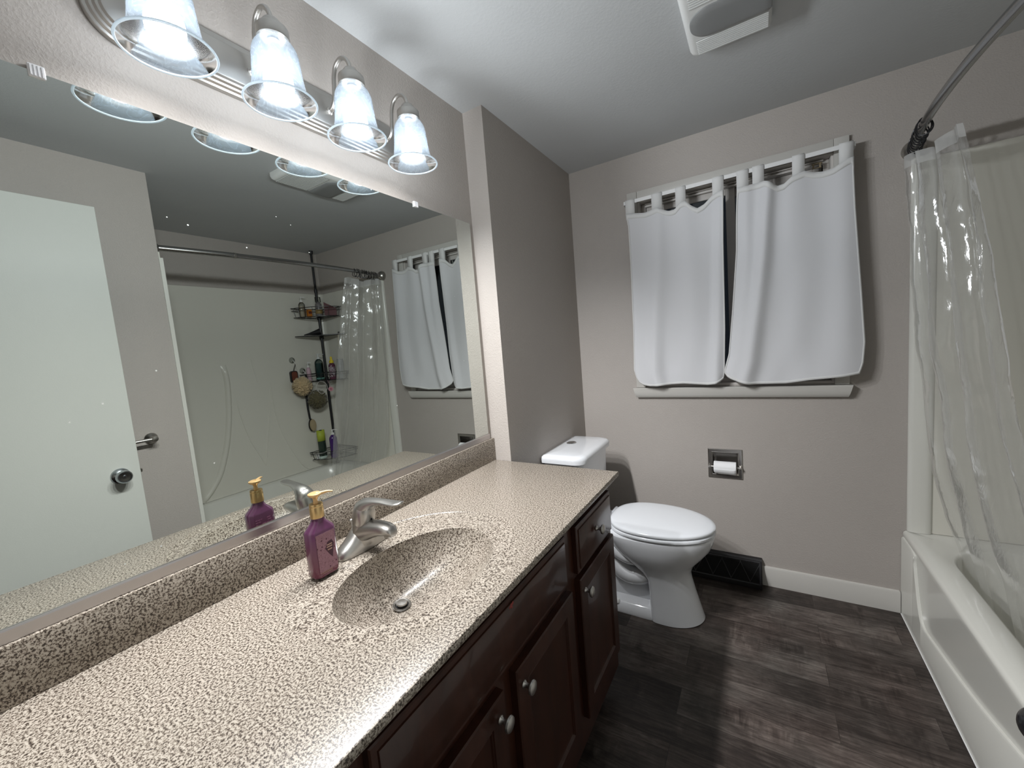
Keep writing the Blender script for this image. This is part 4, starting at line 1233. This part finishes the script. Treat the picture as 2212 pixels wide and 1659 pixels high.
# inside corner cove
bm = B()
rings = []
for z in (ZS0, ZS1):
    r = 0.040
    cx_, cy_ = XAL - 0.0125 - r, YB - 0.0125 - r
    arc = [Vector((cx_ + r * math.cos(a), cy_ + r * math.sin(a), z)) for a in [PI / 2 * i / 8 for i in range(9)]]
    rings.append(arc + [Vector((XAL - 0.0125, YB - 0.0125, z))])
loft(bm, rings); obj('corner_cove', bm, M_SURR, sur, ang=40)
XS = XAL - 0.013
def ridge(pts, w, d, name='moulded_curve'):
    bm = B()
    pl = spline([(XS, a, b) for a, b in pts], 8)
    rings = []
    for i, p in enumerate(pl):
        t = (pl[min(i + 1, len(pl) - 1)] - pl[max(i - 1, 0)]).normalized()
        s_ = Vector((1, 0, 0)).cross(t).normalized()
        k_ = min(1, i / 4, (len(pl) - 1 - i) / 4 + 0.3)
        rings.append([p + s_ * (w * a) + Vector((-d * b * max(k_, 0.15), 0, 0)) for a, b in ((-1, -0.02), (-0.7, 0.6), (-0.25, 1), (0.25, 1), (0.7, 0.6), (1, -0.02))])
    loft(bm, rings, cyc=False, cap0=False, cap1=False)
    obj(name, bm, M_SURR, sur, ang=80)
ridge([(1.378, 1.355), (1.388, 1.25), (1.384, 1.145), (1.366, 0.973), (1.326, 0.771), (1.262, 0.580), (1.192, 0.470), (1.120, 0.395)], 0.021, 0.019)
ridge([(1.432, 1.10), (1.4455, 0.955), (1.4858, 0.764), (1.5416, 0.618), (1.5701, 0.542), (1.580, 0.548), (1.6089, 0.695), (1.6533, 0.914), (1.690, 1.15)], 0.0032, 0.004)
ridge([(1.694, 1.19), (1.6993, 0.982), (1.7237, 0.803), (1.7778, 0.632), (1.8565, 0.468), (1.9105, 0.402), (1.9685, 0.392)], 0.0036, 0.0045)
ridge([(1.574, 1.42), (1.580, 1.33), (1.600, 1.20)], 0.003, 0.004)

# ================================================================== SHOWER ROD, RINGS, CURTAIN
ROD_Z = 1.963
def rodx(y): 
    t = (y - YT) / (YB - YT)
    return lerp(1.575, 1.549, t) - 0.068 * 4 * t * (1 - t) * (0.9 + 0.2 * t)
sr = thing('shower_rod', 'curved brushed nickel shower curtain rod across the tub opening', 'shower rod', (1.5, 1.52, ROD_Z))
bm = B()
ys = [lerp(YT + 0.004, YB - 0.004, i / 40) for i in range(41)]
tube(bm, [(rodx(y), y, ROD_Z) for y in ys], [0.0150 if y < 1.16 else 0.0135 for y in ys], 18); obj('rod', bm, mat('rod_steel', (0.34, 0.335, 0.33), 0.22, 1.0), sr)
bm = B(); lathe(bm, [(0, 0), (0.0160, 0), (0.0160, 0.012), (0, 0.012)], n=18, mat=axis_mat((rodx(1.16), 1.154, ROD_Z), (0, 1, 0))); obj('joint_sleeve', bm, M_NICKD, sr)
for yy, d in ((YB - 0.0008, -1), (YT + 0.0008, 1)):
    bm = B(); lathe(bm, [(0, 0), (0.036, 0), (0.0375, 0.004), (0.0370, 0.014), (0.032, 0.026), (0.022, 0.036), (0.0155, 0.041), (0, 0.042)], n=32, mat=axis_mat((rodx(yy), yy, ROD_Z), (0, d, 0))); obj('end_flange', bm, M_NICKD, sr)

CA = [(1.955, 1.506, 2.188), (1.80, 1.520, 2.190), (1.48, 1.535, 2.192), (1.17, 1.550, 2.192), (0.976, 1.572, 2.190), (0.69, 1.603, 2.185), (0.50, 1.640, 2.160), (0.39, 1.672, 2.130), (0.20, 1.700, 2.080)]
CB = [(1.955, 1.588, 1.930), (1.72, 1.615, 1.892), (1.40, 1.645, 1.835), (1.15, 1.664, 1.797), (0.92, 1.684, 1.765), (0.60, 1.715, 1.728), (0.39, 1.730, 1.695), (0.20, 1.740, 1.650)]
def ev(tab, z, i): return interp([(-a[0], a[i]) for a in tab], -z)
ZT, ZB = 1.918, 0.165
def cur(u, v):
    z = lerp(ZT, ZB, v) + (0.012 * math.sin(u * 9) * (1 - v))
    a = Vector((ev(CA, z, 1), ev(CA, z, 2), z)); b = Vector((ev(CB, z, 1), ev(CB, z, 2), z))
    p = a.lerp(b, u)
    d = (b - a); nrm = Vector((d.y, -d.x, 0)).normalized()
    amp = lerp(0.017, 0.030, min(v * 1.6, 1)) * (1 if v < 0.8 else lerp(1, 0.6, (v - 0.8) / 0.2))
    ph = u * 2 * PI * 3.3 + 1.1 * math.sin(v * 3.1 + 0.6) + 0.5 * math.sin(v * 7 + u * 5)
    p += nrm * (amp * math.sin(ph) * min(1, 8 * u, 8 * (1 - u)) ) + d.normalized() * (0.010 * math.sin(ph * 2 + 1.0) * min(1, 6 * u, 6 * (1 - u)))
    w = Vector((u * 5.0, v * 14.0, 3.1))
    p += nrm * 0.012 * mnoise.noise(Vector((u * 4.0, v * 7.0, 3.1))) + nrm * 0.0035 * mnoise.noise(w * 2.2) * (1.3 - v)
    return p
bm = B(); grid(bm, cur, 150, 170)
shc = obj('shower_curtain', bm, M_VINYL, loc=(1.58, 2.05, 1.9), ang=180, label='clear vinyl shower curtain bunched at the window end of the rod', cat='shower curtain')
M_VHEM = cloth('vinyl_hem', (0.72, 0.72, 0.71), 0.4, 0.55)
bm = B()
def hemf(u, v): 
    p = cur(u, 0.0 + v * 0.026)
    return p + Vector((-0.0006, -0.0006, 0.0))
grid(bm, hemf, 150, 4)
obj('top_hem', bm, M_VHEM, shc, ang=180, label='whitish doubled top hem')
ring_proto = None
for i, yy in enumerate([1.952, 1.976, 2.000, 2.022, 2.046, 2.072, 2.098, 2.122, 2.146, 2.166]):
    if ring_proto is None:
        ring_proto = thing('shower_ring', 'black wire shower ring farthest from the window wall on the rod', 'shower ring', (rodx(yy), yy, ROD_Z), 'black rings on the shower rod')
        bm = B()
        pts = []
        for k_ in range(25):
            a = PI / 2 + 2 * PI * k_ / 24 * 0.94
            pts.append(Vector((rodx(yy) + 0.0205 * math.cos(a), yy + 0.006 * math.sin(a * 2), ROD_Z - 0.011 + 0.0285 * math.sin(a))))
        tube(bm, spline(pts, 2), 0.0021, 8)
        obj('wire_loop', bm, M_BLKWIRE, ring_proto)
        bm = B(); ball(bm, (rodx(yy), yy + 0.004, ROD_Z - 0.041), 0.0036, 10); obj('bead', bm, M_BLKWIRE, ring_proto)
    else:
        ords = ['second', 'third', 'fourth', 'fifth', 'sixth', 'seventh', 'eighth', 'ninth']
        lab_ = 'black wire shower ring nearest the window wall on the rod' if i == 9 else 'black wire shower ring on the rod, %s counted toward the window wall' % ords[i - 1]
        r_ = dup(ring_proto, (rodx(yy), yy, ROD_Z), lab_)
        r_.rotation_euler = (0, 0, random.Random(i).uniform(-0.7, 0.7))

# ================================================================== SHOWER CADDY
CPX, CPY = 2.300, 2.150
cad = thing('shower_caddy', 'black corner tension pole caddy with wire baskets in the tub corner', 'shower caddy', (CPX, CPY, TZ))
bm = B(); rod(bm, (CPX, CPY, TZ + 0.012), (CPX, CPY, 1.95), 0.0115, 16); rod(bm, (CPX, CPY, 1.94), (CPX, CPY, ZC - 0.02), 0.0095, 16); rod(bm, (CPX, CPY, 1.925), (CPX, CPY, 1.955), 0.0135, 16); obj('pole', bm, M_BLACK, cad)
bm = B(); lathe(bm, [(0, 0), (0.017, 0), (0.017, 0.012), (0.012, 0.03), (0, 0.03)], n=18, mat=Matrix.Translation((CPX, CPY, TZ + 0.0005))); obj('foot', bm, M_BLACK, cad)
bm = B(); lathe(bm, [(0, 0), (0.012, 0), (0.0165, 0.012), (0.0165, 0.028), (0, 0.028)], n=18, mat=Matrix.Translation((CPX, CPY, ZC - 0.029))); obj('foot', bm, M_BLACK, cad)
def basket_outline(s=1.0):
    pts = [(2.352, 1.955), (2.352, 2.215), (2.340, 2.222), (2.100, 2.222), (2.088, 2.205), (2.110, 2.120), (2.185, 2.020), (2.290, 1.958), (2.335, 1.945)]
    cx_, cy_ = 2.27, 2.14
    return [((x - cx_) * s + cx_, (y - cy_) * s + cy_) for x, y in pts]
def basket(z0, h):
    bm = B()
    for s, z, r in ((1.0, z0 + h, 0.0028), (0.985, z0 + h * 0.72, 0.0020), (0.93, z0, 0.0026)):
        tube(bm, spline([(x, y, z) for x, y in basket_outline(s)], 5, True), r, 6, closed=True)
    top = spline([(x, y, z0 + h) for x, y in basket_outline(1.0)], 5, True)
    low = spline([(x, y, z0) for x, y in basket_outline(0.93)], 5, True)
    for i in range(0, len(top), 5): tube(bm, [top[i], low[i]], 0.0016, 6)
    for k_ in range(9):
        y = 1.975 + k_ * 0.026
        xs_ = sorted(p.x for p in low if abs(p.y - y) < 0.016)
        if len(xs_) > 1: tube(bm, [(xs_[0], y, z0), (xs_[-1], y, z0)], 0.0014, 6)
    lathe(bm, [(0.0118, z0 - 0.02), (0.0165, z0 - 0.02), (0.0165, z0 + 0.022), (0.0118, z0 + 0.022)], c=(CPX, CPY, 0), n=18, cap=False)
    for ang_ in (0.9, 2.6, 4.2): tube(bm, [(CPX + 0.012 * math.cos(ang_), CPY + 0.012 * math.sin(ang_), z0), (CPX + 0.06 * math.cos(ang_), CPY + 0.05 * math.sin(ang_), z0)], 0.003, 6)
    return obj('wire_basket', bm, M_BLKWIRE, cad)
BZ1, BZ3, BZ4 = 1.708, 1.155, 0.470
basket(BZ1, 0.078); basket(BZ3, 0.066); basket(BZ4, 0.066)
# tray
bm = B()
TZ2 = 1.545
tray = spline([(x, y, 0) for x, y in [(2.345, 1.960), (2.350, 2.20), (2.330, 2.222), (2.085, 2.222), (2.075, 2.205), (2.130, 2.120), (2.200, 2.045), (2.320, 1.945)]], 5, True)
def tz(p): return TZ2 + 0.010 * (abs(p.y - 2.14) / 0.19) ** 2 * 0 
loft(bm, [[Vector((p.x, p.y, TZ2)) for p in tray], [Vector((p.x, p.y, TZ2 + 0.006)) for p in tray]])
lathe(bm, [(0.0118, TZ2 - 0.028), (0.019, TZ2 - 0.028), (0.019, TZ2 + 0.012), (0.0118, TZ2 + 0.012)], c=(CPX, CPY, 0), n=18, cap=False)
obj('tray', bm, M_BLACK, cad)

# ---- bottles on the caddy: a few builders
def bottle(name, label, x, y, z, r, h, col, cap='pump', capcol=(0.74, 0.74, 0.72), sc=0.7, clear=False, fill=None, band=None, group=None, rough=0.25, tilt=0):
    t = thing(name, label, 'bottle', (x, y, z), group)
    m = glass('clear_' + name, col) if clear else mat('body_' + name, col, rough, coat=0.3)
    prof = [(0.0, 0.0), (r * 0.9, 0.0), (r, 0.004), (r, h * 0.80), (r * 0.92, h * 0.87), (r * 0.60, h * 0.95), (r * 0.34, h * 0.98), (r * 0.34, h), (0, h)]
    bm = B(); lathe(bm, prof, n=24); 
    for v_ in bm.verts: v_.co = Vector((x + v_.co.x * sc, y + v_.co.y, z + v_.co.z))
    b_ = obj('bottle_body', bm, m, t, ang=40)
    if fill:
        bm = B(); lathe(bm, [(0, 0.003), (r * 0.9, 0.003), (r * 0.94, 0.006), (r * 0.94, h * fill[1]), (0, h * fill[1])], n=24)
        for v_ in bm.verts: v_.co = Vector((x + v_.co.x * sc, y + v_.co.y, z + v_.co.z))
        obj('liquid', bm, mat('liquid_' + name, fill[0], 0.3), b_)
    if band:
        for (z0, z1, bc) in band:
            bm = B(); lathe(bm, [(r * 1.012, h * z0), (r * 1.012, h * z1)], n=24, cap=False)
            for v_ in bm.verts: v_.co = Vector((x + v_.co.x * sc, y + v_.co.y, z + v_.co.z))
            o_ = obj('label_band', bm, mat('band_' + name, bc, 0.5), b_)
            so_ = o_.modifiers.new('t', 'SOLIDIFY'); so_.thickness = 0.0006; so_.offset = 1
    mc = mat('cap_' + name, capcol, 0.35)
    bm = B()
    if cap == 'pump':
        lathe(bm, [(0, h - 0.002), (r * 0.42, h - 0.002), (r * 0.42, h + 0.014), (r * 0.16, h + 0.016), (r * 0.14, h + 0.034), (r * 0.34, h + 0.036), (r * 0.34, h + 0.043), (0, h + 0.044)], c=(x, y, z), n=16)
        tube(bm, [(x, y, z + h + 0.040), (x - r * 0.4, y + r * 0.55, z + h + 0.040), (x - r * 0.75, y + r * 0.95, z + h + 0.034)], 0.0032, 8)
    elif cap == 'flip':
        lathe(bm, [(0, h - 0.03), (r * 1.03, h - 0.03), (r * 0.98, h + 0.022), (r * 0.94, h + 0.024), (0, h + 0.024)], n=24)
        for v_ in bm.verts: v_.co = Vector((x + v_.co.x * sc, y + v_.co.y, z + v_.co.z))
    elif cap == 'bulb':
        lathe(bm, [(0, h - 0.006), (r * 0.62, h - 0.006), (r * 0.64, h + 0.010), (r * 0.34, h + 0.022), (r * 0.28, h + 0.030), (r * 0.36, h + 0.038), (r * 0.30, h + 0.048), (0, h + 0.052)], c=(x, y, z), n=18)
    elif cap == 'spray':
        lathe(bm, [(0, h - 0.004), (r * 0.85, h - 0.004), (r * 0.85, h + 0.040), (0, h + 0.042)], c=(x, y, z), n=20)
    obj('cap', bm, mc if cap != 'spray' else glass('clearcap_' + name, (0.85, 0.86, 0.85)), t)
    return t
bottle('lotion_bottle', 'clear pump bottle of pale lotion at the left of the top caddy basket', 2.312, 2.010, BZ1 + 0.003, 0.026, 0.130, (0.85, 0.86, 0.83), 'pump', (0.70, 0.70, 0.68), 0.8, True, ((0.42, 0.36, 0.28), 0.72))
bottle('spray_bottle', 'clear capped bottle with black and gold label in the top caddy basket', 2.232, 2.112, BZ1 + 0.003, 0.027, 0.125, (0.16, 0.15, 0.15), 'spray', (0.5, 0.5, 0.5), 1.0, False, None, [(0.18, 0.46, (0.26, 0.18, 0.07))])
ob = thing('orange_box', 'small orange carton in the top caddy basket', 'box', (2.285, 2.055, BZ1 + 0.003))
bm = B(); box(bm, 2.272, 2.298, 2.036, 2.072, BZ1 + 0.003, BZ1 + 0.070, 0.001, 1); o_ = obj('carton', bm, mat('orange_card', (0.46, 0.16, 0.02), 0.5), ob)
bm = B(); box(bm, 2.2714, 2.2719, 2.040, 2.068, BZ1 + 0.030, BZ1 + 0.050); obj('print_band', bm, mat('brown_card', (0.12, 0.03, 0.02), 0.5), o_, smooth=False)
rb = thing('red_pouch', 'dark red slanted pack leaning in the top caddy basket', 'pack', (2.165, 2.175, BZ1 + 0.003))
bm = B()
loft(bm, [[Vector((2.170 - a * 0.55 + d * 0.024, 2.162 + a * 0.62 + d * 0.018, BZ1 + 0.004 + b)) for a, b in ((-0.040, 0.002), (0.075, 0.002), (0.078, 0.060), (0.030, 0.085), (-0.040, 0.118))] for d in (-0.5, 0.5)])
o_ = obj('pack_body', bm, mat('dark_red_card', (0.075, 0.005, 0.009), 0.5), rb)
# things on the tray
cn = thing('black_nozzle', 'black cone shaped nozzle with round grey end lying on the caddy tray', 'nozzle', (2.23, 2.08, TZ2 + 0.006))
bm = B(); mm = axis_mat((2.292, 1.985, TZ2 + 0.0125), (-0.56, 0.80, 0.17)); lathe(bm, [(0, 0), (0.004, 0), (0.009, 0.04), (0.017, 0.080), (0.026, 0.118), (0.029, 0.132), (0, 0.132)], n=24, mat=mm); o_ = obj('cone', bm, M_BLACK, cn)
bm = B(); lathe(bm, [(0, 0.1322), (0.0275, 0.1322), (0.0260, 0.1360), (0, 0.1365)], n=24, mat=mm); obj('round_end', bm, mat('grey_plastic', (0.085, 0.085, 0.088), 0.4), cn, label='grey round end')
rz = thing('razor', 'white handled razor hanging through the right side of the caddy tray', 'razor', (2.110, 2.195, TZ2))
bm = B(); tube(bm, spline([(2.112, 2.192, TZ2 + 0.014), (2.108, 2.180, TZ2 - 0.03), (2.100, 2.172, TZ2 - 0.075), (2.094, 2.170, TZ2 - 0.125)], 5), 0.0048, 10); obj('handle', bm, mat('cream_plastic', (0.55, 0.50, 0.42), 0.4), rz)
bm = B(); box(bm, -0.022, 0.022, -0.006, 0.006, 0, 0.012, 0.002, 1, Matrix.Translation((2.112, 2.192, TZ2 + 0.012)) @ Matrix.Rotation(0.5, 4, 'Z')); obj('razor_head', bm, M_BLACK, rz)
# basket three
bottle('pump_bottle', 'small pale pink pump bottle at the left of the middle caddy basket', 2.315, 1.998, BZ3 + 0.003, 0.019, 0.125, (0.52, 0.36, 0.42), 'pump', (0.72, 0.72, 0.72), 0.8)
bottle('shampoo_bottle', 'large dark teal pump bottle in the middle caddy basket', 2.262, 2.066, BZ3 + 0.003, 0.036, 0.190, (0.55, 0.62, 0.61), 'pump', (0.55, 0.57, 0.57), 0.75, True, ((0.020, 0.075, 0.075), 0.80), [(0.06, 0.14, (0.10, 0.24, 0.21))])
yb = bottle('yellow_cap_bottle', 'dark plum bottle with white print and yellow cap in the middle caddy basket', 2.205, 2.150, BZ3 + 0.003, 0.029, 0.150, (0.10, 0.030, 0.055), 'bulb', (0.72, 0.55, 0.03), 0.8)
bm = B(); lathe(bm, [(0.0296, 0.020), (0.0296, 0.112)], n=28, cap=False)
for v_ in bm.verts: v_.co = Vector((2.205 + v_.co.x * 0.8, 2.150 + v_.co.y, BZ3 + 0.003 + v_.co.z))
m_ = mat('leaf_print_label', (0.1, 0.03, 0.05), 0.5); nt = m_.node_tree
nl = noise(nt, coords(nt), 75, 2, 0.5, 2.5)
nt.links.new(ramp(nt, nl.outputs['Fac'], [(0.52, (0.10, 0.030, 0.055)), (0.56, (0.55, 0.52, 0.55))]).outputs[0], bsdf(m_).inputs['Base Color'])
obj('leaf_label', bm, m_, [c for c in yb.children if c.name.startswith('bottle_body')][0], label='label with white leaf print')
bottle('grey_bottle', 'grey bottle behind the shower curtain in the middle caddy basket', 2.135, 2.188, BZ3 + 0.003, 0.027, 0.150, (0.26, 0.27, 0.28), 'flip', (0.20, 0.21, 0.22), 0.8)
# basket four
gb = bottle('green_cap_bottle', 'upside down dark bottle with lime green cap in the lowest caddy basket', 2.275, 2.008, BZ4 + 0.003, 0.034, 0.255, (0.020, 0.036, 0.026), 'none', (0.34, 0.40, 0.04), 0.75, False, None, [(0.0, 0.10, (0.42, 0.50, 0.46)), (0.62, 0.985, (0.34, 0.40, 0.04)), (0.2, 0.24, (0.5, 0.5, 0.48))])
bottle('purple_bottle', 'tall purple pump bottle at the curtain side of the lowest caddy basket', 2.200, 2.070, BZ4 + 0.003, 0.034, 0.205, (0.050, 0.014, 0.125), 'pump', (0.72, 0.72, 0.72), 0.8)
jr = thing('white_jar', 'small white jar at the left of the lowest caddy basket', 'jar', (2.315, 1.985, BZ4 + 0.003))
bm = B(); lathe(bm, [(0, 0), (0.021, 0), (0.022, 0.002), (0.022, 0.030), (0, 0.030)], c=(2.315, 1.990, BZ4 + 0.003), n=24); obj('jar_body', bm, mat('jar_white', (0.60, 0.60, 0.60), 0.4), jr)
bm = B(); lathe(bm, [(0, 0.0302), (0.0228, 0.0302), (0.0228, 0.040), (0, 0.041)], c=(2.315, 1.990, BZ4 + 0.003), n=24); obj('jar_lid', bm, M_WHITEP, jr)

# ---- suction hooks and hanging things on the long wall
XP = XAL - 0.0135
def hook(y, z, label):
    t = thing('suction_hook', label, 'hook', (XP, y, z), 'clear suction hooks on the tub wall')
    bm = B(); lathe(bm, [(0, 0), (0.026, 0), (0.024, 0.003), (0.012, 0.007), (0.007, 0.012), (0, 0.013)], n=24, mat=axis_mat((XP, y, z), (-1, 0, 0))); obj('suction_cup', bm, M_CLEARP, t)
    bm = B(); tube(bm, spline([(XP - 0.010, y, z + 0.004), (XP - 0.017, y + 0.006, z - 0.012), (XP - 0.019, y + 0.010, z - 0.028), (XP - 0.028, y + 0.011, z - 0.032), (XP - 0.032, y + 0.011, z - 0.024)], 4), 0.0026, 8); obj('hook', bm, mat('milky_plastic', (0.62, 0.62, 0.60), 0.3), t)
    return t
hook(1.898, 1.352, 'clear suction hook higher on the tub wall above the tan bath puff')
hook(1.978, 1.255, 'clear suction hook lower on the tub wall beside the wire basket')
def puff(name, label, c, r, col, amp, seed, cord):
    t = thing(name, label, 'bath puff', c)
    bm = B()
    res = bmesh.ops.create_icosphere(bm, subdivisions=5, radius=1.0)
    for v_ in res['verts']:
        d = v_.co.normalized()
        q_ = d * 4.2 + Vector((seed, seed * 2, 0))
        wv = mnoise.noise(q_) * 1.3 + mnoise.noise(q_ * 2.1) * 0.9
        f_ = 1.12 - (1 - abs(math.sin(wv * 5.5))) ** 0.7 * amp + 0.08 * mnoise.noise(d * 2 + Vector((seed, 0, 0)))
        v_.co = Vector(c) + Vector((d.x * 0.75, d.y, d.z)) * r * f_
    m_ = mat('mesh_' + name, col, 0.8, sheen=0.3)
    obj('mesh_ruffle', bm, m_, t, ang=180)
    bm = B(); tube(bm, spline(cord, 5), 0.0022, 8); obj('cord', bm, mat('cord_' + name, (0.62, 0.60, 0.55), 0.7), t)
puff('bath_puff', 'tan mesh bath puff hanging from the upper suction hook', (2.306, 1.920, 1.125), 0.078, (0.50, 0.38, 0.22), 0.50, 1.0, [(XP - 0.028, 1.908, 1.324), (2.335, 1.915, 1.25), (2.322, 1.925, 1.17)])
puff('bath_puff', 'dark olive mesh bath puff hanging below the middle caddy basket', (2.272, 2.020, 0.995), 0.078, (0.105, 0.090, 0.045), 0.55, 7.0, [(XP - 0.028, 1.989, 1.226), (2.335, 2.000, 1.14), (2.305, 2.018, 1.06)])
bb = thing('body_brush', 'flat orange brown scrubber with black rim hanging behind the tan bath puff', 'scrubber', (XP - 0.02, 1.885, 1.22))
bm = B(); loft(bm, [[Vector((XP - x_, 1.888 + a, 1.212 + b)) for a, b in [(p.x, p.y) for p in rrect(-0.030, 0.030, -0.050, 0.050, 0.018, 0)]] for x_ in (0.004, 0.026)]); o_ = obj('rim', bm, M_BLACK, bb)
bm = B(); loft(bm, [[Vector((XP - x_, 1.888 + a, 1.212 + b)) for a, b in [(p.x, p.y) for p in rrect(-0.023, 0.023, -0.043, 0.043, 0.014, 0)]] for x_ in (0.0262, 0.029)]); obj('pad', bm, mat('rust_pad', (0.13, 0.035, 0.018), 0.7), bb, label='rust coloured pad')
bm = B(); tube(bm, spline([(XP - 0.012, 1.890, 1.262), (XP - 0.020, 1.900, 1.300), (XP - 0.027, 1.909, 1.320), (XP - 0.022, 1.904, 1.296), (XP - 0.012, 1.896, 1.262)], 4), 0.0018, 6); obj('loop', bm, M_BLACK, bb)
br_ = thing('bath_brush', 'black handled bath brush with tan bristles hanging below the olive puff', 'brush', (2.345, 1.985, 0.78))
bm = B()
tube(bm, spline([(XP - 0.030, 1.989, 1.224), (2.355, 1.975, 1.10), (2.350, 1.968, 0.96), (2.350, 1.972, 0.870), (2.352, 1.976, 0.83)], 6), [0.0085] * 25, 12)
lathe(bm, [(0, 0), (0.024, 0.001), (0.028, 0.006), (0.026, 0.012), (0, 0.014)], n=28, mat=Matrix.Translation((2.356, 1.982, 0.775)) @ Matrix.Rotation(-PI / 2, 4, 'Y') @ Matrix.Diagonal((2.0, 1.0, 1, 1)))
o_ = obj('handle', bm, M_BLACK, br_, ang=50)
bm = B(); lathe(bm, [(0, 0.0145), (0.0245, 0.0145), (0.0265, 0.024), (0.0250, 0.034), (0.012, 0.037), (0, 0.0372)], n=32, mat=Matrix.Translation((2.356, 1.984, 0.775)) @ Matrix.Rotation(-PI / 2, 4, 'Y') @ Matrix.Diagonal((2.0, 1.0, 1, 1)))
mb_ = mat('tan_bristles', (0.36, 0.29, 0.18), 0.9); nt = mb_.node_tree; bump(mb_, noise(nt, coords(nt), 700, 1).outputs['Fac'], 0.6, 0.002)
obj('bristles', bm, mb_, br_, ang=50, label='tan bristle pad')
# strap loop and pink disc hanging from the middle basket
sl = thing('hanging_strap', 'white looped strap hanging from the front of the middle caddy basket', 'strap', (2.165, 2.062, 1.14))
bm = B(); tube(bm, spline([(2.205, 2.008, BZ3 - 0.004), (2.210, 1.985, 1.115), (2.208, 1.985, 1.085), (2.200, 2.005, 1.055), (2.196, 2.022, 1.045), (2.186, 2.045, 1.065), (2.178, 2.062, 1.085), (2.172, 2.056, 1.120), (2.185, 2.030, BZ3 - 0.004)], 5, True), 0.0032, 8, closed=True, flat=0.5); obj('strap_loop', bm, mat('white_strap', (0.60, 0.58, 0.57), 0.6), sl)
pd = thing('pink_tag', 'round pink tag hanging from the middle caddy basket near the curtain', 'tag', (2.135, 2.080, 1.085))
bm = B(); lathe(bm, [(0, -0.004), (0.019, -0.004), (0.0205, 0), (0.019, 0.004), (0, 0.004)], n=28, mat=axis_mat((2.150, 2.076, 1.080), (-0.8, -0.6, 0))); o_ = obj('disc', bm, mat('pink_plastic', (0.52, 0.26, 0.30), 0.4), pd)
bm = B(); lathe(bm, [(0, 0.0042), (0.012, 0.0042), (0.012, 0.0050), (0, 0.0052)], n=24, mat=axis_mat((2.150, 2.076, 1.080), (-0.8, -0.6, 0))); obj('disc_print', bm, mat('rose_plastic', (0.36, 0.12, 0.16), 0.4), o_)
bm = B(); tube(bm, [(2.150, 2.076, 1.100), (2.152, 2.066, 1.13), (2.155, 2.060, BZ3 + 0.002)], 0.0018, 6); obj('cord', bm, mat('rose_cord', (0.34, 0.22, 0.24), 0.6), pd)

# ================================================================== round black handle beside the tub apron
bk_ = thing('plunger', 'black round topped plunger standing beside the bathtub apron', 'plunger', (1.470, 1.068, 0))
bm = B(); rod(bm, (1.470, 1.068, 0.09), (1.470, 1.068, 0.47), 0.010, 16); obj('handle', bm, M_BLACK, bk_)
bm = B(); ball(bm, (1.470, 1.068, 0.500), 0.036, 28, (1, 1, 1.05)); obj('grip_ball', bm, mat('gloss_black', (0.014, 0.014, 0.016), 0.2, coat=0.4), bk_)
bm = B(); lathe(bm, [(0.046, 0.0005), (0.050, 0.0005), (0.052, 0.03), (0.042, 0.065), (0.018, 0.085), (0.013, 0.105), (0, 0.105)], c=(1.470, 1.068, 0), n=32, cap=False); obj('cup', bm, M_BLACK, bk_)
